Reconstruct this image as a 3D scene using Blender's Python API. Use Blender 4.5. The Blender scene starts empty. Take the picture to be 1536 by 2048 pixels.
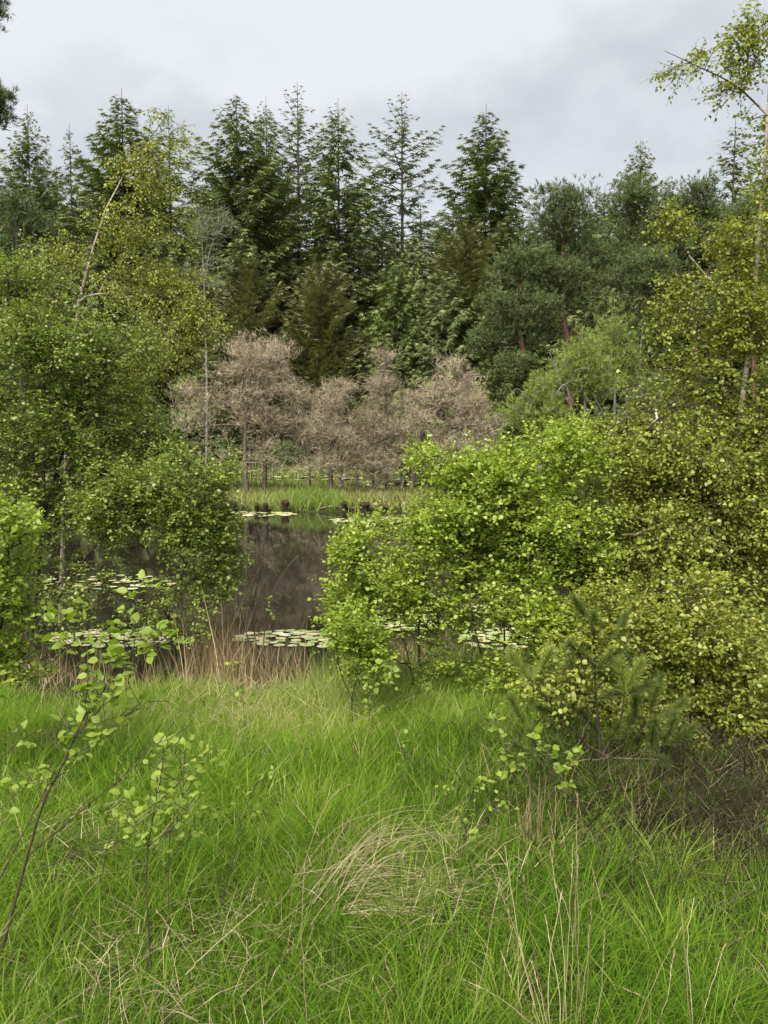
import bpy, math, random
import numpy as np
from mathutils import Matrix, Vector

random.seed(7)
RNG = np.random.default_rng(11)
C = bpy.context.scene.collection
SC = bpy.context.scene

# ------------------------------------------------------------------ camera, sky, sun, exposure
F = 1900.0
EYE = 2.2
PITCH = math.atan(144 / F)
cam_d = bpy.data.cameras.new('camera')
cam = bpy.data.objects.new('camera', cam_d)
C.objects.link(cam)
SC.camera = cam
cam.location = (0, 0, EYE)
cam.rotation_euler = (math.pi / 2 - PITCH, 0, 0)
cam_d.sensor_fit = 'VERTICAL'
cam_d.sensor_height = 36
cam_d.lens = F * 36 / 2048
cam_d.clip_start = 0.05
cam_d.clip_end = 3000

SC.view_settings.view_transform = 'Standard'
SC.view_settings.look = 'None'
SC.view_settings.exposure = 2.55
SC.view_settings.gamma = 1.0
SC.view_settings.use_curve_mapping = False
SC.render.engine = 'CYCLES'
SC.cycles.max_bounces = 6
SC.cycles.diffuse_bounces = 4
SC.cycles.glossy_bounces = 3
SC.cycles.transmission_bounces = 4
SC.cycles.caustics_reflective = False
SC.cycles.caustics_refractive = False

SUN_EL, SUN_AZ = math.radians(48), math.radians(205)      # azimuth clockwise from +Y
world = bpy.data.worlds.new('World')
SC.world = world
world.use_nodes = True
wn, wl = world.node_tree.nodes, world.node_tree.links
wn.clear()


def wnode(t, **k):
    n = wn.new(t)
    for a, b in k.items():
        setattr(n, a, b)
    return n


w_out = wnode('ShaderNodeOutputWorld')
w_bg = wnode('ShaderNodeBackground')
w_bg.inputs['Strength'].default_value = 0.1
wl.new(w_bg.outputs[0], w_out.inputs[0])
w_sky = wnode('ShaderNodeTexSky', sky_type='NISHITA', sun_disc=False, sun_elevation=SUN_EL, sun_rotation=SUN_AZ)
w_tc = wnode('ShaderNodeTexCoord')
w_sep = wnode('ShaderNodeSeparateXYZ')
wl.new(w_tc.outputs['Generated'], w_sep.inputs[0])


def wmath(op, a, b=None, c=None):
    n = wnode('ShaderNodeMath', operation=op)
    for i, v in enumerate((a, b, c)):
        if v is None:
            continue
        if isinstance(v, (int, float)):
            n.inputs[i].default_value = v
        else:
            wl.new(v, n.inputs[i])
    return n.outputs[0]


def wnoise(scale, detail, rough, loc=(0, 0, 0), sc=(1, 1, 1)):
    m = wnode('ShaderNodeMapping')
    m.inputs['Location'].default_value = loc
    m.inputs['Scale'].default_value = sc
    wl.new(w_tc.outputs['Generated'], m.inputs[0])
    n = wnode('ShaderNodeTexNoise')
    n.inputs['Scale'].default_value = scale
    n.inputs['Detail'].default_value = detail
    n.inputs['Roughness'].default_value = rough
    wl.new(m.outputs[0], n.inputs['Vector'])
    return n.outputs['Fac']


n_big = wnoise(4.2, 5, 0.55, (0.8, 0.3, 0.1), (1, 1, 1.6))
n_fine = wnoise(13.0, 5, 0.5, (3.1, 0, 0), (1, 1, 1.5))
# the ragged upper edge of the grey layer and its thin lower edge, at the same heights all round
elev = wmath('ADD', w_sep.outputs['Z'], wmath('MULTIPLY', wmath('SUBTRACT', n_big, 0.5), 0.22))
elev = wmath('ADD', elev, wmath('MULTIPLY', wmath('SUBTRACT', n_fine, 0.5), 0.12))
elev = wmath('SUBTRACT', elev, wmath('MULTIPLY', w_sep.outputs['X'], 0.13))
mr1 = wnode('ShaderNodeMapRange', interpolation_type='SMOOTHSTEP')
wl.new(elev, mr1.inputs[0])
mr1.inputs[1].default_value = 0.30
mr1.inputs[2].default_value = 0.38
mr1.inputs[3].default_value = 1.0
mr1.inputs[4].default_value = 0.0
mr2 = wnode('ShaderNodeMapRange', interpolation_type='SMOOTHSTEP')
wl.new(elev, mr2.inputs[0])
mr2.inputs[1].default_value = 0.10
mr2.inputs[2].default_value = 0.36
mr2.inputs[3].default_value = 0.35
mr2.inputs[4].default_value = 1.0
mask = wmath('MULTIPLY', mr1.outputs[0], mr2.outputs[0])
mask = wmath('MULTIPLY', mask, wmath('MULTIPLY_ADD', n_fine, 1.5, 0.2))
w_mix = wnode('ShaderNodeMix', data_type='RGBA')
wl.new(mask, w_mix.inputs['Factor'])
w_mix.inputs['A'].default_value = (1.40, 1.44, 1.455, 1)
w_mix.inputs['B'].default_value = (1.04, 1.07, 1.105, 1)
w_mix2 = wnode('ShaderNodeMix', data_type='RGBA')
w_mix2.inputs['Factor'].default_value = 0.96
wl.new(w_sky.outputs[0], w_mix2.inputs['A'])
wl.new(w_mix.outputs['Result'], w_mix2.inputs['B'])
wl.new(w_mix2.outputs['Result'], w_bg.inputs['Color'])

sun_d = bpy.data.lights.new('sun', 'SUN')
sun_d.energy = 1.5
sun_d.angle = math.radians(45)
sun_d.color = (1.0, 0.96, 0.9)
sun = bpy.data.objects.new('sun', sun_d)
C.objects.link(sun)
sdir = Vector((math.sin(SUN_AZ) * math.cos(SUN_EL), math.cos(SUN_AZ) * math.cos(SUN_EL), math.sin(SUN_EL)))
sun.rotation_euler = sdir.to_track_quat('Z', 'Y').to_euler()

# ------------------------------------------------------------------ helpers
SA, CA = math.sin(PITCH), math.cos(PITCH)


def at(px, py, d):
    """where the line of sight through pixel (px, py) of the 1536x2048 photo is at distance d ahead"""
    u, v = (px - 768) / F, (1024 - py) / F
    dy, dz = CA + v * SA, -SA + v * CA
    t = d / dy
    return np.array([u * t, d, EYE + dz * t])


def shore(x):
    x = np.asarray(x, float)
    return 8.7 + 0.35 * np.sin(x * 1.3 + 0.7) + 0.2 * np.sin(x * 3.1) + 1.7 * np.maximum(-x - 3.6, 0) + 2.4 * np.maximum(x - 2.0, 0)


def height(x, y):
    x, y = np.asarray(x, float), np.asarray(y, float)
    s = shore(x) - y
    hn = np.where(s > 0, 0.6 * (1 - np.exp(-np.maximum(s, 0) / 2.0)), -0.7 * (1 - np.exp(np.minimum(s, 0) / 0.9)))
    hn = np.where(s > 0, hn + 0.03 * np.sin(x * 2.1 + y) * np.sin(y * 1.7) * np.minimum(s, 1), hn)
    s2 = y - (59 + 1.5 * np.sin(x * 0.21) + 0.8 * np.sin(x * 0.6))
    hf = np.where(s2 > 0, 1.0 * (1 - np.exp(-np.maximum(s2, 0) / 6)), -0.7 * (1 - np.exp(np.minimum(s2, 0) / 2)))
    q = ((x + 1.0) / 7.2) ** 4 + ((y - 33.6) / 4.6) ** 2
    hi = np.where(q < 1, 0.26 * (1 - q) ** 0.5, -0.7 * (1 - np.exp(-np.maximum(q - 1, 0) / 0.4)))
    return np.maximum(np.maximum(hn, hf), hi)


def ground_at(px, d):
    x = (px - 768) / F * d / 1.0
    return np.array([x, d, float(height(x, d))])


def make_mesh(name, V, T, rnd=None, smooth=False, mat=None):
    V = np.ascontiguousarray(V, np.float32)
    T = np.ascontiguousarray(T, np.int32)
    me = bpy.data.meshes.new(name)
    me.vertices.add(len(V))
    me.vertices.foreach_set('co', V.ravel())
    me.loops.add(T.size)
    me.loops.foreach_set('vertex_index', T.ravel())
    me.polygons.add(len(T))
    k = T.shape[1]
    me.polygons.foreach_set('loop_start', np.arange(0, T.size, k, dtype=np.int32))
    me.polygons.foreach_set('loop_total', np.full(len(T), k, np.int32))
    me.polygons.foreach_set('use_smooth', np.full(len(T), smooth, bool))
    if rnd is not None:
        a = me.attributes.new('rnd', 'FLOAT', 'POINT')
        a.data.foreach_set('value', np.ascontiguousarray(rnd, np.float32))
    me.update()
    if mat:
        me.materials.append(mat)
    return me


def link(name, me, parent=None, loc=None):
    o = bpy.data.objects.new(name, me)
    C.objects.link(o)
    if parent is not None:
        o.parent = parent
    if loc is not None:
        o.location = tuple(float(v) for v in loc)
    return o


def tag(o, label=None, cat=None, group=None, kind=None):
    if label:
        o['label'] = label
    if cat:
        o['category'] = cat
    if group:
        o['group'] = group
    if kind:
        o['kind'] = kind
    return o


def thing(name, label, cat, loc=(0, 0, 0), group=None):
    return tag(link(name, None, None, loc), label, cat, group)


class Acc:
    """collects triangles"""
    def __init__(s):
        s.V, s.T, s.R, s.n = [], [], [], 0

    def add(s, V, T, R):
        s.V.append(V)
        s.T.append(T + s.n)
        s.R.append(R)
        s.n += len(V)

    def mesh(s, name, mat, smooth=False, off=(0, 0, 0)):
        if not s.V:
            s.V, s.T, s.R = [np.zeros((3, 3))], [np.array([[0, 1, 2]])], [np.zeros(3)]
        return make_mesh(name, np.concatenate(s.V) - np.asarray(off), np.concatenate(s.T), np.concatenate(s.R), smooth, mat)


def unit(a):
    return a / (np.linalg.norm(a, axis=-1, keepdims=True) + 1e-9)


def stamp(tv, tt, P, A, B, N, rnd):
    """put a template (rows: along, across, up) at each P with axes A, B, N (already scaled)"""
    n, k = len(P), len(tv)
    V = P[:, None] + tv[None, :, 0, None] * A[:, None] + tv[None, :, 1, None] * B[:, None] + tv[None, :, 2, None] * N[:, None]
    T = tt[None] + (np.arange(n) * k)[:, None, None]
    return V.reshape(-1, 3), T.reshape(-1, tt.shape[1]), np.repeat(rnd, k)


def frusta(P0, P1, R0, R1, k=5, rnd=None):
    D = unit(P1 - P0)
    ref = np.where(np.abs(D[:, 1:2]) < 0.9, np.array([[0, 1.0, 0]]), np.array([[1.0, 0, 0]]))
    U = unit(np.cross(D, ref))
    W = np.cross(D, U)
    a = np.arange(k) * 2 * math.pi / k
    ring = np.cos(a)[None, :, None] * U[:, None] + np.sin(a)[None, :, None] * W[:, None]
    V = np.concatenate([P0[:, None] + ring * R0[:, None, None], P1[:, None] + ring * R1[:, None, None]], 1)
    i = np.arange(k)
    j = (i + 1) % k
    t = np.concatenate([np.stack([i, j, i + k], 1), np.stack([j, j + k, i + k], 1)])
    T = t[None] + (np.arange(len(P0)) * 2 * k)[:, None, None]
    if rnd is None:
        rnd = RNG.random(len(P0))
    return V.reshape(-1, 3), T.reshape(-1, 3), np.repeat(rnd, 2 * k)


def smooth_path(pts, n):
    """Catmull-Rom through control points"""
    p = np.array(pts, float)
    p = np.vstack([2 * p[0] - p[1], p, 2 * p[-1] - p[-2]])
    m = len(p) - 3
    out = []
    for t in np.linspace(0, m - 1e-6, n):
        i = int(t)
        u = t - i
        a, b, c, d = p[i:i + 4]
        out.append(0.5 * (2 * b + (c - a) * u + (2 * a - 5 * b + 4 * c - d) * u * u + (3 * b - a - 3 * c + d) * u ** 3))
    return np.array(out)


def path_tube(pts, r0, r1, n=12, k=6, wob=0.0):
    P = smooth_path(pts, n)
    if wob:
        P[1:-1] += RNG.normal(0, wob, (n - 2, 3))
    R = np.linspace(r0, r1, n)
    return P, frusta(P[:-1], P[1:] + (P[1:] - P[:-1]) * 0.03, R[:-1], R[1:], k)


# ------------------------------------------------------------------ materials
def material(name):
    m = bpy.data.materials.new(name)
    m.use_nodes = True
    nt = m.node_tree
    b = nt.nodes['Principled BSDF']
    return m, nt, b, nt.nodes['Material Output']


def ramp(nt, fac, stops):
    r = nt.nodes.new('ShaderNodeValToRGB')
    e = r.color_ramp.elements
    e[0].position, e[0].color = stops[0][0], (*stops[0][1], 1)
    e[1].position, e[1].color = stops[-1][0], (*stops[-1][1], 1)
    for p, c in stops[1:-1]:
        q = e.new(p)
        q.color = (*c, 1)
    nt.links.new(fac, r.inputs[0])
    return r.outputs[0]


def leafy(name, stops, trans=0.3, rough=0.5, spec=0.4, tint=(1.1, 1.25, 0.5)):
    m, nt, b, out = material(name)
    at_ = nt.nodes.new('ShaderNodeAttribute')
    at_.attribute_name = 'rnd'
    oi = nt.nodes.new('ShaderNodeObjectInfo')
    a = nt.nodes.new('ShaderNodeMath')
    a.operation = 'MULTIPLY_ADD'
    nt.links.new(oi.outputs['Random'], a.inputs[0])
    a.inputs[1].default_value = 0.25
    nt.links.new(at_.outputs['Fac'], a.inputs[2])
    s = nt.nodes.new('ShaderNodeMath')
    s.operation = 'SUBTRACT'
    nt.links.new(a.outputs[0], s.inputs[0])
    s.inputs[1].default_value = 0.125
    col = ramp(nt, s.outputs[0], stops)
    nt.links.new(col, b.inputs['Base Color'])
    b.inputs['Roughness'].default_value = rough
    b.inputs['Specular IOR Level'].default_value = spec
    if trans > 0:
        tr = nt.nodes.new('ShaderNodeBsdfTranslucent')
        mul = nt.nodes.new('ShaderNodeVectorMath')
        mul.operation = 'MULTIPLY'
        nt.links.new(col, mul.inputs[0])
        mul.inputs[1].default_value = tint
        nt.links.new(mul.outputs[0], tr.inputs[0])
        mx = nt.nodes.new('ShaderNodeMixShader')
        mx.inputs[0].default_value = trans
        nt.links.new(b.outputs[0], mx.inputs[1])
        nt.links.new(tr.outputs[0], mx.inputs[2])
        nt.links.new(mx.outputs[0], out.inputs[0])
    return m


def bark(name, stops, scale=30, stretch=0.25, rough=0.85, bump=0.4):
    m, nt, b, out = material(name)
    tc = nt.nodes.new('ShaderNodeTexCoord')
    mp = nt.nodes.new('ShaderNodeMapping')
    mp.inputs['Scale'].default_value = (1, 1, stretch)
    nt.links.new(tc.outputs['Object'], mp.inputs[0])
    n = nt.nodes.new('ShaderNodeTexNoise')
    n.inputs['Scale'].default_value = scale
    n.inputs['Detail'].default_value = 6
    nt.links.new(mp.outputs[0], n.inputs[0])
    nt.links.new(ramp(nt, n.outputs[0], stops), b.inputs['Base Color'])
    b.inputs['Roughness'].default_value = rough
    b.inputs['Specular IOR Level'].default_value = 0.15
    bp = nt.nodes.new('ShaderNodeBump')
    bp.inputs['Strength'].default_value = bump
    bp.inputs['Distance'].default_value = 0.01
    nt.links.new(n.outputs[0], bp.inputs['Height'])
    nt.links.new(bp.outputs[0], b.inputs['Normal'])
    return m


M = {}
M['grass'] = leafy('fresh_grass', [(0.0, (0.04, 0.09, 0.008)), (0.35, (0.108, 0.2, 0.014)), (0.7, (0.19, 0.29, 0.024)), (0.93, (0.34, 0.36, 0.08)), (1.0, (0.47, 0.42, 0.2))], 0.4, 0.6, 0.16)
M['straw'] = leafy('dry_straw', [(0.0, (0.2, 0.15, 0.075)), (0.5, (0.42, 0.33, 0.19)), (1.0, (0.58, 0.48, 0.31))], 0.2, 0.6, 0.3, (1, 1, 0.9))
M['reed'] = leafy('dry_sedge', [(0.0, (0.15, 0.12, 0.05)), (0.4, (0.3, 0.2, 0.11)), (0.75, (0.44, 0.32, 0.19)), (1.0, (0.2, 0.22, 0.06))], 0.25, 0.6, 0.3, (1, 1, 0.8))
M['sedge'] = leafy('green_sedge', [(0.0, (0.1, 0.15, 0.022)), (0.5, (0.17, 0.25, 0.032)), (1.0, (0.29, 0.3, 0.09))], 0.4, 0.5, 0.35)
M['bright'] = leafy('young_alder_leaf', [(0.0, (0.13, 0.19, 0.02)), (0.35, (0.23, 0.31, 0.03)), (0.75, (0.34, 0.42, 0.05)), (1.0, (0.45, 0.5, 0.1))], 0.42, 0.4, 0.6, (1.15, 1.25, 0.45))
M['mid'] = leafy('alder_leaf', [(0.0, (0.11, 0.15, 0.024)), (0.35, (0.175, 0.23, 0.034)), (0.75, (0.25, 0.31, 0.05)), (1.0, (0.34, 0.38, 0.09))], 0.4, 0.4, 0.6, (1.15, 1.25, 0.45))
M['birch'] = leafy('birch_leaf', [(0.0, (0.14, 0.17, 0.022)), (0.4, (0.245, 0.28, 0.034)), (0.8, (0.34, 0.37, 0.052)), (1.0, (0.43, 0.43, 0.09))], 0.42, 0.42, 0.55, (1.15, 1.2, 0.45))
M['alder'] = leafy('dark_alder_leaf', [(0.0, (0.1, 0.135, 0.024)), (0.5, (0.18, 0.23, 0.036)), (0.85, (0.255, 0.31, 0.055)), (1.0, (0.33, 0.37, 0.09))], 0.36, 0.38, 0.6)
M['aspen'] = leafy('broad_leaf', [(0.0, (0.13, 0.19, 0.028)), (0.5, (0.22, 0.3, 0.036)), (1.0, (0.32, 0.4, 0.065))], 0.45, 0.45, 0.4, (1.15, 1.3, 0.4))
M['fir'] = leafy('fir_needles', [(0.0, (0.105, 0.135, 0.05)), (0.5, (0.19, 0.23, 0.08)), (1.0, (0.3, 0.33, 0.125))], 0.12, 0.6, 0.3)
M['firp'] = leafy('pale_fir_needles', [(0.0, (0.11, 0.13, 0.07)), (0.5, (0.19, 0.215, 0.11)), (1.0, (0.28, 0.29, 0.16))], 0.2, 0.6, 0.3)
M['olive'] = leafy('olive_spruce_needles', [(0.0, (0.11, 0.12, 0.05)), (0.5, (0.2, 0.21, 0.085)), (1.0, (0.3, 0.285, 0.135))], 0.15, 0.6, 0.3)
M['young'] = leafy('young_spruce_needles', [(0.0, (0.08, 0.11, 0.03)), (0.5, (0.14, 0.185, 0.046)), (1.0, (0.22, 0.26, 0.08))], 0.15, 0.6, 0.3)
M['pine'] = leafy('pine_needles', [(0.0, (0.045, 0.066, 0.022)), (0.5, (0.092, 0.122, 0.038)), (1.0, (0.165, 0.195, 0.065))], 0.15, 0.6, 0.3)
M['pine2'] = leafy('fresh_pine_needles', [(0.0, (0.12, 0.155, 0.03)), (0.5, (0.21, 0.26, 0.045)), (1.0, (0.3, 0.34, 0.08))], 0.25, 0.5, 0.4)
M['dead'] = leafy('dead_twigs', [(0.0, (0.15, 0.122, 0.08)), (0.45, (0.31, 0.255, 0.165)), (1.0, (0.5, 0.415, 0.28))], 0.0, 0.8, 0.2)
M['young2'] = leafy('shade_toned_pine_needles', [(0.0, (0.06, 0.085, 0.02)), (0.5, (0.115, 0.15, 0.028)), (1.0, (0.19, 0.23, 0.05))], 0.3, 0.5, 0.4)  # darker copy of the pine needles, undergrowth shade put into the colour
M['shrub'] = leafy('far_shrub_leaf', [(0.0, (0.1, 0.14, 0.05)), (0.5, (0.17, 0.23, 0.075)), (1.0, (0.26, 0.31, 0.12))], 0.3, 0.5, 0.3)
M['litter'] = leafy('shade_toned_bracken', [(0.0, (0.018, 0.014, 0.006)), (0.6, (0.046, 0.036, 0.016)), (1.0, (0.2, 0.15, 0.08))], 0.05, 0.8, 0.2, (1, 1, 1))  # brown bracken, with the shade of the canopy above painted into the colour
M['bark'] = bark('dark_alder_bark', [(0.3, (0.02, 0.016, 0.012)), (0.7, (0.065, 0.052, 0.038))], 60)
M['twig'] = bark('reddish_twig_bark', [(0.3, (0.03, 0.022, 0.016)), (0.7, (0.085, 0.065, 0.045))], 90)
M['deadbark'] = bark('dead_grey_bark', [(0.3, (0.05, 0.04, 0.03)), (0.7, (0.15, 0.12, 0.09))], 14)
M['firbark'] = bark('fir_bark', [(0.3, (0.04, 0.032, 0.028)), (0.7, (0.12, 0.1, 0.085))], 6)
M['pinebark'] = bark('orange_pine_bark', [(0.3, (0.05, 0.032, 0.022)), (0.7, (0.17, 0.1, 0.065))], 6)
M['palebark'] = bark('pale_weathered_bark', [(0.3, (0.1, 0.09, 0.075)), (0.7, (0.25, 0.23, 0.2))], 14)
M['peat'] = bark('wet_black_peat', [(0.3, (0.012, 0.009, 0.007)), (0.7, (0.06, 0.04, 0.03))], 9, 0.8)
# birch bark: pale with dark horizontal lenticels
m, nt, b, out = material('birch_bark')
tc = nt.nodes.new('ShaderNodeTexCoord')
mp = nt.nodes.new('ShaderNodeMapping')
mp.inputs['Scale'].default_value = (1, 1, 4.5)
nt.links.new(tc.outputs['Object'], mp.inputs[0])
n = nt.nodes.new('ShaderNodeTexNoise')
n.inputs['Scale'].default_value = 12
n.inputs['Detail'].default_value = 5
nt.links.new(mp.outputs[0], n.inputs[0])
nt.links.new(ramp(nt, n.outputs[0], [(0.36, (0.06, 0.045, 0.035)), (0.43, (0.24, 0.19, 0.14)), (0.55, (0.36, 0.3, 0.23)), (0.8, (0.46, 0.41, 0.33))]), b.inputs['Base Color'])
b.inputs['Roughness'].default_value = 0.7
M['birchbark'] = m

# ground
m, nt, b, out = material('mossy_soil')
tc = nt.nodes.new('ShaderNodeTexCoord')
n = nt.nodes.new('ShaderNodeTexNoise')
n.inputs['Scale'].default_value = 1.4
n.inputs['Detail'].default_value = 10
n.inputs['Roughness'].default_value = 0.7
nt.links.new(tc.outputs['Object'], n.inputs[0])
nt.links.new(ramp(nt, n.outputs[0], [(0.3, (0.018, 0.013, 0.008)), (0.45, (0.026, 0.022, 0.012)), (0.56, (0.035, 0.042, 0.012)), (0.75, (0.07, 0.055, 0.03))]), b.inputs['Base Color'])
b.inputs['Roughness'].default_value = 0.95
b.inputs['Specular IOR Level'].default_value = 0.08
bp = nt.nodes.new('ShaderNodeBump')
bp.inputs['Distance'].default_value = 0.03
nt.links.new(n.outputs[0], bp.inputs['Height'])
nt.links.new(bp.outputs[0], b.inputs['Normal'])
M['soil'] = m

# water: dark peaty pond, nearly still
m, nt, b, out = material('peaty_water')
b.inputs['Base Color'].default_value = (0.018, 0.015, 0.011, 1)
b.inputs['Roughness'].default_value = 0.03
b.inputs['IOR'].default_value = 1.33
b.inputs['Specular IOR Level'].default_value = 0.5
tc = nt.nodes.new('ShaderNodeTexCoord')
mp = nt.nodes.new('ShaderNodeMapping')
mp.inputs['Scale'].default_value = (1.2, 0.55, 1)
nt.links.new(tc.outputs['Object'], mp.inputs[0])
n = nt.nodes.new('ShaderNodeTexNoise')
n.inputs['Scale'].default_value = 3.0
n.inputs['Detail'].default_value = 4
nt.links.new(mp.outputs[0], n.inputs[0])
bp = nt.nodes.new('ShaderNodeBump')
bp.inputs['Strength'].default_value = 0.07
bp.inputs['Distance'].default_value = 0.02
nt.links.new(n.outputs[0], bp.inputs['Height'])
nt.links.new(bp.outputs[0], b.inputs['Normal'])
M['water'] = m

# lily pad
m, nt, b, out = material('lily_pad')
oi = nt.nodes.new('ShaderNodeObjectInfo')
nt.links.new(ramp(nt, oi.outputs['Random'], [(0.0, (0.22, 0.3, 0.08)), (0.35, (0.36, 0.42, 0.15)), (0.6, (0.48, 0.46, 0.26)), (0.8, (0.5, 0.4, 0.2)), (1.0, (0.66, 0.62, 0.42))]), b.inputs['Base Color'])
b.inputs['Roughness'].default_value = 0.28
b.inputs['Specular IOR Level'].default_value = 0.7
M['pad'] = m

# ------------------------------------------------------------------ ground and water
gx = np.sinh(np.linspace(-6.2, 6.2, 230)) * 1.9
gy = np.concatenate([np.linspace(-8, 1.5, 14)[:-1], np.linspace(1.5, 14, 90)[:-1], np.linspace(14, 26, 30)[:-1], np.linspace(26, 42, 60)[:-1], np.linspace(42, 80, 50)[:-1], np.geomspace(80, 900, 22)])
gy = np.concatenate([[-60, -25], gy])
X, Y = np.meshgrid(gx, gy)
Z = height(X, Y)
V = np.stack([X, Y, Z], -1).reshape(-1, 3)
ny, nx = X.shape
idx = np.arange(ny * nx).reshape(ny, nx)
T = np.stack([idx[:-1, :-1], idx[:-1, 1:], idx[1:, 1:], idx[1:, :-1]], -1).reshape(-1, 4)
tag(link('ground', make_mesh('ground', V, T, None, True, M['soil'])), 'grassy boggy ground around the dark pond', kind='structure')
wv = np.array([[-95, 7, 0], [95, 7, 0], [95, 64, 0], [-95, 64, 0]], float)
tag(link('pond_water', make_mesh('pond_water', wv, np.array([[0, 1, 2, 3]]), None, False, M['water'])), 'still dark brown pond water', kind='structure')

# ------------------------------------------------------------------ grass and straw
blade_lv = np.array([0, 0.4, 1.0])
BT = np.array([[0, 1, 2], [1, 3, 2], [2, 3, 4]])


def blades(P, az, L, lean, width, rnd, droop=0.5):
    """curved tapering blades; lean = tilt at root (rad), droop = extra bending to the tip"""
    n = len(P)
    out = np.zeros((n, 3, 3))
    ang = lean.copy()
    p = P.copy()
    out[:, 0] = p
    h = np.stack([np.cos(az), np.sin(az), np.zeros(n)], 1)
    for i in range(1, 3):
        ds = (blade_lv[i] - blade_lv[i - 1]) * L
        ang = ang + droop * (0.4 + i * 0.5)
        p = p + h * (np.sin(ang) * ds)[:, None]
        p[:, 2] += np.cos(ang) * ds
        out[:, i] = p
    tw = RNG.uniform(0, math.pi, n)
    side = np.stack([np.cos(tw), np.sin(tw), np.zeros(n)], 1)
    w = np.asarray(width)[:, None]
    V = np.stack([out[:, 0] - side * w * .5, out[:, 0] + side * w * .5,
                  out[:, 1] - side * w * .42, out[:, 1] + side * w * .42, out[:, 2]], 1)
    T = BT[None] + (np.arange(n) * 5)[:, None, None]
    return V.reshape(-1, 3), T.reshape(-1, 3), np.repeat(rnd, 5)


def fbm(x, y, s, seed=0):
    r = np.random.default_rng(seed)
    v = np.zeros_like(x)
    for k in range(5):
        a = r.uniform(0, 6.28)
        f = s * 1.6 ** k
        v += np.sin((x * math.cos(a) + y * math.sin(a)) * f + r.uniform(0, 6)) * np.sin((x * -math.sin(a) + y * math.cos(a)) * f * 1.13 + r.uniform(0, 6)) / 1.35 ** k
    return v / 2.2


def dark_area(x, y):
    """bare litter under the birches on the right, their shade put into its colour"""
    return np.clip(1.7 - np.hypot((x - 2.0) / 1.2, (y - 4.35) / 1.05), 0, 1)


def field(n, y0, y1, half, seed):
    r = np.random.default_rng(seed)
    y = np.sqrt(r.uniform(y0 ** 2, y1 ** 2, n))
    x = r.uniform(-1, 1, n) * (y * half + 0.35)
    return x, y, r


# tussock-wise grass
x, y, r = field(13400, 2.0, 8.6, 0.47, 3)
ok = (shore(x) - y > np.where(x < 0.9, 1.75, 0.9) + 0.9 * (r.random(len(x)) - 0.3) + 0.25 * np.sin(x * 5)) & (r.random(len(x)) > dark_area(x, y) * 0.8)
cx, cy = x[ok], y[ok]
per = 20
n = len(cx) * per
tx = np.repeat(cx, per) + RNG.normal(0, 0.03, n)
ty = np.repeat(cy, per) + RNG.normal(0, 0.035, n)
az0 = np.arctan2(ty - np.repeat(cy, per), tx - np.repeat(cx, per))
wind = fbm(tx, ty, 0.9, 5) * 2.4
az = az0 + RNG.normal(0, 0.7, n)
hx, hy = np.cos(az) + 0.35 * np.cos(wind), np.sin(az) + 0.35 * np.sin(wind)
az = np.arctan2(hy, hx)
csz = RNG.uniform(0.55, 1.3, len(cx)) * (1 + 0.32 * fbm(cx, cy, 1.3, 8))
L = np.repeat(csz, per) * RNG.uniform(0.08, 0.27, n)
L *= np.where(ty > 5.5, 0.9, 1.0)
rn = np.clip(0.45 + 0.28 * fbm(tx, ty, 0.8, 21) + 0.16 * fbm(tx, ty, 3.0, 22) + np.repeat(RNG.normal(0, 0.13, len(cx)), per) + RNG.normal(0, 0.13, n) + 0.1 * (ty > 5.2), 0, 1)
P = np.stack([tx, ty, height(tx, ty) - 0.01], 1)
g = Acc()
g.add(*blades(P, az, L, RNG.uniform(0.05, 0.55, n), RNG.uniform(0.0014, 0.003, n) * np.where(RNG.random(n) < 0.12, 1.7, 1.0) * (1 + 0.12 * ty), rn, 0.0 + RNG.uniform(0.08, 0.55, n)))
# broader, taller tufts standing out of the sward
x, y, r = field(330, 2.1, 6.8, 0.47, 17)
ok = (shore(x) - y > 1.8) & (dark_area(x, y) < 0.5)
x, y = x[ok], y[ok]
nb = 46
n = len(x) * nb
a_ = RNG.uniform(0, 6.28, n)
rr_ = 0.04 * RNG.random(n) ** 0.5
tx, ty = np.repeat(x, nb) + np.cos(a_) * rr_, np.repeat(y, nb) + np.sin(a_) * rr_
g.add(*blades(np.stack([tx, ty, height(tx, ty) - .01], 1), a_ + RNG.normal(0, .4, n), np.repeat(RNG.uniform(0.7, 1.3, len(x)), nb) * RNG.uniform(0.16, 0.32, n), RNG.uniform(0.05, 0.5, n), RNG.uniform(0.0022, 0.0042, n), np.clip(np.repeat(RNG.normal(0.5, 0.18, len(x)), nb) + RNG.normal(0, .1, n), 0, 1), RNG.uniform(0.1, 0.6, n)))
tag(link('grass', g.mesh('grass', M['grass'])), 'lush bright green grass covering the near bank', kind='stuff')

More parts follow.
